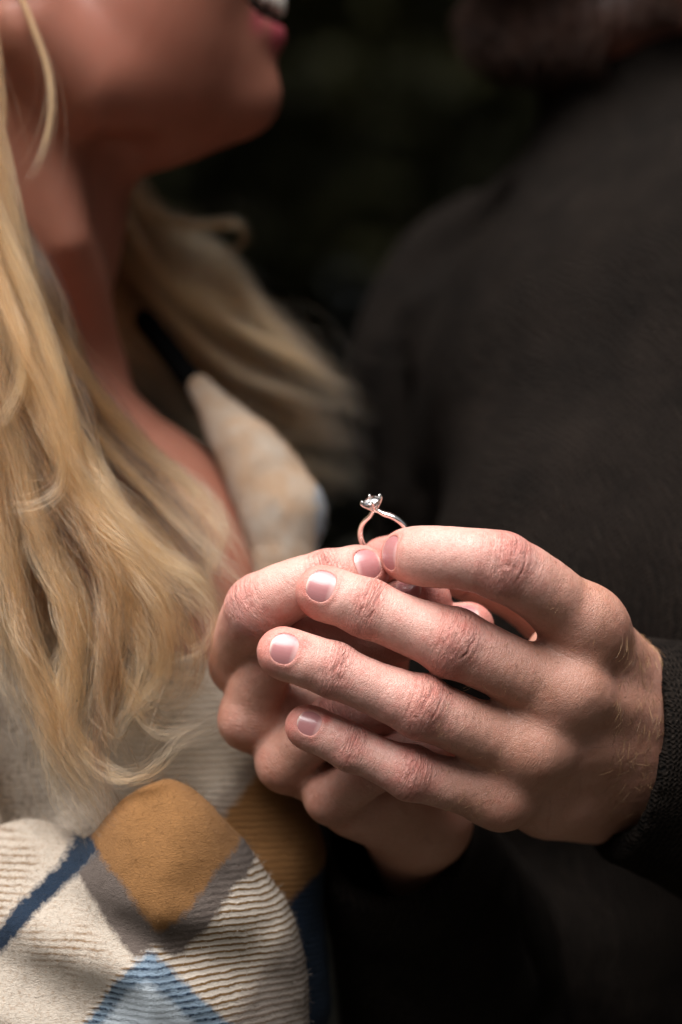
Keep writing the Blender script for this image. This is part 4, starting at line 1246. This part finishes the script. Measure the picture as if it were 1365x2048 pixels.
# thin dark strip between skin and lapel
def build_neck_strip():
    m = NT('matte_black'); m.bsdf(Base_Color=(0.004, 0.004, 0.004), Roughness=1.0, Specular_IOR_Level=0.0, Normal=m.bump(m.noise(1200, 3, .6, m.pos()), 0.3, 0.0006))
    f = Field((-150, 60, -90), (30, 280, 90), 2.2)
    f.chain(catmull([P(290, 640, 212), P(372, 748, 204), P(462, 885, 196), P(552, 1025, 188), P(640, 1180, 180)], 5), np.linspace(5, 6, 21))
    V, F = f.mesh(2)
    new_mesh('top', V, F, m.m, woman)
build_neck_strip()

# ---- hair
def lock(guide, n, spread, rg, seg=24, wav=1.0, prof=None, flat=0.7):
    """n strands round a guide given as pixels and depth; spread in mm"""
    G = catmull(np.array([P(*g) for g in guide]), 12)
    s = np.concatenate([[0], np.cumsum(np.linalg.norm(np.diff(G, axis=0), axis=1))]); Lg = s[-1]; s = s / Lg
    t = np.linspace(0, 1, 60)
    G = np.stack([np.interp(t, s, G[:, k]) for k in range(3)], 1)
    T = unit(np.gradient(G, axis=0))
    X = unit(np.cross(T, np.array([0.0, 1.0, 0.0]))); Y = np.cross(T, X)
    if prof is None: prof = (0.75, 1.0, 1.05, 0.9)
    nc = max(5, n // 6)                                 # wisps within the lock
    def disc(k):
        r = np.sqrt(rg.uniform(0, 1, k)); q = rg.uniform(0, 2 * math.pi, k)
        return np.stack([r * np.cos(q), r * np.sin(q) * flat], 1)
    cc = disc(nc); own = disc(n); cid = rg.integers(0, nc, n)
    # strand parameter: own length, own start
    tt = np.linspace(0, 1, seg)[None] * rg.uniform(0.80, 1.0, n)[:, None]
    def samp(A): return np.stack([np.interp(tt, t, A[:, k]) for k in range(3)], -1)
    g, xx, yy = samp(G), samp(X), samp(Y)
    pr = np.interp(tt, np.linspace(0, 1, len(prof)), prof) * spread
    cl = sstep(0.15, 0.9, tt) * 0.62
    ox = own[:, 0:1] * (1 - cl) + cc[cid, 0][:, None] * cl; oy = own[:, 1:2] * (1 - cl) + cc[cid, 1][:, None] * cl
    wl = Lg * tt / 58.0                                  # waves of about 58 mm
    phc = rg.uniform(0, 6.28, nc)[cid][:, None]; amc = rg.uniform(.8, 3.4, nc)[cid][:, None]; fqc = rg.uniform(.7, 1.35, nc)[cid][:, None]
    grow = 0.15 + tt
    wx = wav * (amc * np.sin(6.28 * wl * fqc + phc) + 0.55 * np.sin(6.28 * wl * rg.uniform(1, 2.2, (n, 1)) + rg.uniform(0, 6.28, (n, 1)))) * grow
    wy = wav * (amc * np.cos(6.28 * wl * fqc + phc) + 0.45 * np.sin(6.28 * wl * rg.uniform(1, 2.2, (n, 1)) + rg.uniform(0, 6.28, (n, 1)))) * grow
    fly = np.where(rg.uniform(0, 1, n) < 0.12, rg.normal(0, 10, n), rg.normal(0, .8, n))[:, None] * tt ** 2
    return g + xx * (ox * pr + wx + fly)[..., None] + yy * (oy * pr + wy + fly * 0.4)[..., None]

def blonde_material():
    m = NT('blonde_hair')
    t = m.attr('tone').outputs['Fac']
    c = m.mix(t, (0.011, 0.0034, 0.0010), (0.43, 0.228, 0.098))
    h = m.n('ShaderNodeBsdfHairPrincipled'); h.model = 'CHIANG'; h.parametrization = 'COLOR'
    m.set(h, 'Color', c)
    h.inputs['Roughness'].default_value = 0.32; h.inputs['Radial Roughness'].default_value = 0.5
    h.inputs['Coat'].default_value = 0.0; h.inputs['Random Roughness'].default_value = 0.1
    m.t.links.new(h.outputs[0], m.out.inputs[0])
    return m.m

def hair_curves(name, C, rad, tone, mat, parent):
    """strands as hair curves"""
    n, k, _ = C.shape
    cu = bpy.data.hair_curves.new(name)
    cu.add_curves([k] * n)
    cu.position_data.foreach_set('vector', to_world(C).astype(np.float32).ravel())
    ra = cu.attributes.get('radius') or cu.attributes.new('radius', 'FLOAT', 'POINT')
    prof = np.interp(np.linspace(0, 1, k), [0, .08, .75, 1], [.6, 1, .8, .12])
    ra.data.foreach_set('value', (np.asarray(rad)[:, None] * prof[None] * 0.001).astype(np.float32).ravel())
    ta = cu.attributes.new('tone', 'FLOAT', 'CURVE'); ta.data.foreach_set('value', np.asarray(tone, np.float32))
    cu.materials.append(mat)
    o = bpy.data.objects.new(name, cu); COL.objects.link(o)
    o.parent = parent; o.matrix_parent_inverse = Matrix.Translation(-parent.location)
    return o

def build_hair():
    rg = np.random.default_rng(12)
    all_, tone, rad = [], [], []
    def add(g, n, spread, base, var=0.16, rr=0.075, **kw):
        if len(g) < 12 and g[0][1] > 500:      # begin the lock higher up, inside the mass
            x, y, d = g[0]; g = [(0.05 * x - 70, y - 560, d + 12), (0.45 * x - 30, y - 270, d + 7)] + list(g)
        n = int(n * 1.35)
        C = lock(g, n, spread, rg, **kw); all_.append(C)
        tone.append(np.clip(base + rg.normal(0, var, n), 0, 1)); rad.append(np.full(n, rr) * rg.uniform(.7, 1.25, n))
    # --- near side: the mass falling over the shoulder, as a family of locks
    L0 = [(-150, 150, 74), (-60, 480, 66), (-40, 760, 62), (-60, 1000, 58), (0, 1220, 50), (30, 1420, 46)]
    L1 = [(-20, 420, 76), (70, 600, 82), (190, 800, 92), (330, 960, 92), (420, 1130, 82), (400, 1300, 72)]
    for i in range(34):
        u = (i + 0.5) / 34
        q = catmull((1 - u) * np.array(L0, float) + u * np.array(L1, float), 3)
        w_ = np.linspace(0, 1, len(q)); ph = 2.2 * u * 3 + rg.normal(0, .5); am = rg.uniform(26, 66)
        q[:, 0] += am * w_ ** 0.5 * np.sin(w_ * 11.5 + ph) + rg.normal(0, 18); q[:, 1] += rg.normal(0, 14)
        q[:, 2] += 7 * np.cos(w_ * 11.5 + ph) + rg.normal(0, 6)
        g = [tuple(x) for x in q]
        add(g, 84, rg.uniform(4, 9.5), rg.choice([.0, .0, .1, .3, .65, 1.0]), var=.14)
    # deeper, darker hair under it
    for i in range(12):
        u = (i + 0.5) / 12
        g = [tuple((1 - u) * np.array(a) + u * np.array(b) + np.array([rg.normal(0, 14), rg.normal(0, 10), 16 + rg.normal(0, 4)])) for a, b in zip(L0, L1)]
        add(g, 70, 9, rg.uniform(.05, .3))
    # --- single locks that show
    add([(20, -60, 100), (62, 40, 98), (98, 150, 96), (100, 240, 94), (80, 320, 92), (45, 380, 90)], 46, 1.5, .8, wav=.15)
    add([(-30, -40, 95), (-8, 120, 92), (2, 240, 90), (-20, 380, 88)], 60, 3.0, .7, wav=.2)
    add([(-60, 300, 60), (10, 470, 56), (70, 620, 52), (125, 780, 48), (150, 920, 46), (120, 1030, 44), (50, 1095, 42), (-30, 1110, 40)], 120, 4.5, .75, wav=.4)
    add([(-60, 420, 55), (10, 600, 48), (45, 700, 44), (30, 800, 42), (-20, 870, 40)], 90, 4.0, .85, wav=.4)
    add([(-20, 480, 50), (30, 660, 44), (110, 840, 40), (128, 960, 38), (80, 1010, 36), (0, 1020, 36)], 60, 2.5, .6, wav=.4)
    add([(60, 560, 66), (150, 730, 72), (270, 880, 82), (390, 980, 84), (470, 1080, 78), (500, 1150, 66)], 110, 4.5, .62, wav=.5)
    add([(70, 640, 62), (190, 860, 70), (330, 1010, 70), (440, 1120, 62), (500, 1190, 52), (470, 1260, 48)], 80, 4.0, .5, wav=.5)
    add([(150, 860, 55), (230, 1010, 48), (330, 1130, 44), (420, 1230, 42), (445, 1330, 44)], 120, 6.0, .72)
    add([(120, 900, 46), (190, 1060, 40), (230, 1200, 36), (215, 1350, 34), (160, 1480, 32), (120, 1560, 30)], 140, 6.5, .62)
    add([(160, 980, 42), (260, 1110, 38), (330, 1230, 36), (320, 1350, 38), (250, 1440, 34), (190, 1540, 30)], 130, 6.5, .68)
    add([(80, 1080, 38), (130, 1220, 33), (150, 1360, 30), (140, 1460, 28), (190, 1580, 26), (235, 1650, 26)], 130, 5.5, .5)
    add([(200, 1150, 38), (215, 1280, 34), (205, 1400, 30), (235, 1500, 27), (285, 1570, 25)], 90, 3.6, .22)
    add([(20, 1150, 34), (50, 1300, 28), (100, 1430, 25), (130, 1520, 25), (190, 1640, 24)], 90, 4.5, .45)
    add([(300, 1180, 46), (390, 1300, 46), (350, 1390, 44), (260, 1370, 42), (200, 1420, 40)], 90, 6, .35)
    add([(250, 1230, 44), (330, 1340, 44), (420, 1390, 48), (470, 1410, 52)], 90, 5.0, .42)
    add([(210, 1300, 40), (300, 1450, 36), (390, 1455, 36), (460, 1425, 40)], 70, 4.0, .55)
    add([(30, 1180, 40), (60, 1340, 34), (110, 1480, 30), (180, 1610, 26), (260, 1730, 22)], 100, 6.0, .3)
    add([(200, 1200, 40), (220, 1340, 34), (200, 1470, 30), (215, 1590, 26), (270, 1720, 22)], 90, 5.0, .12)
    add([(150, 1200, 40), (120, 1360, 34), (90, 1480, 30), (110, 1590, 28), (170, 1700, 24)], 90, 6.0, .8)
    add([(250, 1180, 44), (290, 1300, 40), (250, 1420, 36), (190, 1500, 32), (170, 1590, 30)], 90, 7.0, .75)
    add([(-40, 1000, 44), (-10, 1200, 38), (30, 1350, 34), (70, 1480, 32), (60, 1560, 30)], 90, 7.0, .55)
    add([(120, 1420, 34), (200, 1530, 28), (290, 1545, 24), (370, 1480, 26), (450, 1440, 34)], 60, 3.0, .6)
    add([(300, 1090, 48), (390, 1160, 44), (430, 1250, 42), (380, 1310, 40), (300, 1290, 38)], 90, 5.0, .8)
    add([(420, 1190, 60), (455, 1270, 56), (420, 1340, 54)], 70, 6.0, .4)
    # --- far side, blown out behind the neck
    F0 = [(150, 120, 250), (250, 360, 242), (310, 425, 238), (400, 450, 235), (470, 448, 233), (490, 475, 233), (455, 505, 236), (390, 520, 240)]
    add(F0, 90, 3.2, .45, wav=.2, prof=(.6, .7, 1, 1, 1, .5))
    for i in range(16):
        u = (i + 0.5) / 16
        A = np.array([(170, 200, 250), (285, 410, 245), (420, 510, 240), (580, 660, 236), (738, 800, 232)], float)
        B = np.array([(120, 420, 255), (230, 660, 252), (380, 830, 250), (560, 930, 246), (730, 990, 240)], float)
        g = catmull((1 - u) * A + u * B + rg.normal(0, 12, A.shape) * np.array([1, 1, .5]), 3)
        w_ = np.linspace(0, 1, len(g)); g[:, 1] += 26 * w_ * np.sin(w_ * 9 + rg.uniform(0, 6.28)); g[:, 2] += 10 * np.sin(w_ * 8 + rg.uniform(0, 6))
        add([tuple(x) for x in g], 80, rg.uniform(7, 13), rg.uniform(0.0, .3) if i % 3 else .8, wav=1.2)
    add([(240, 420, 232), (330, 560, 228), (450, 640, 226), (600, 720, 224), (730, 790, 222)], 90, 4, .75, wav=.5)
    add([(250, 520, 232), (350, 640, 226), (470, 740, 224), (600, 790, 222), (720, 830, 220)], 80, 3.5, .65, wav=.5)
    # --- the head of hair above and behind, mostly out of frame
    for i in range(26):
        ang = -1.5 + 3.0 * i / 25
        y = D1 + 84 * math.sin(ang); 
        add([(330, -900, D1 + 30 * math.sin(ang)), (120, -960, y * 0.5 + 88), (-120, -700, y), (-190, -300, y), (-170, 150, y), (-150, 500, y)], 40, 14, rg.uniform(.3, .7), rr=.12)
    C = np.vstack(all_)
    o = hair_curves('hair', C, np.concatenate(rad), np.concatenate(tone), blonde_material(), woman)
    o['kind'] = 'stuff'
    print('strands', len(C))
build_hair()
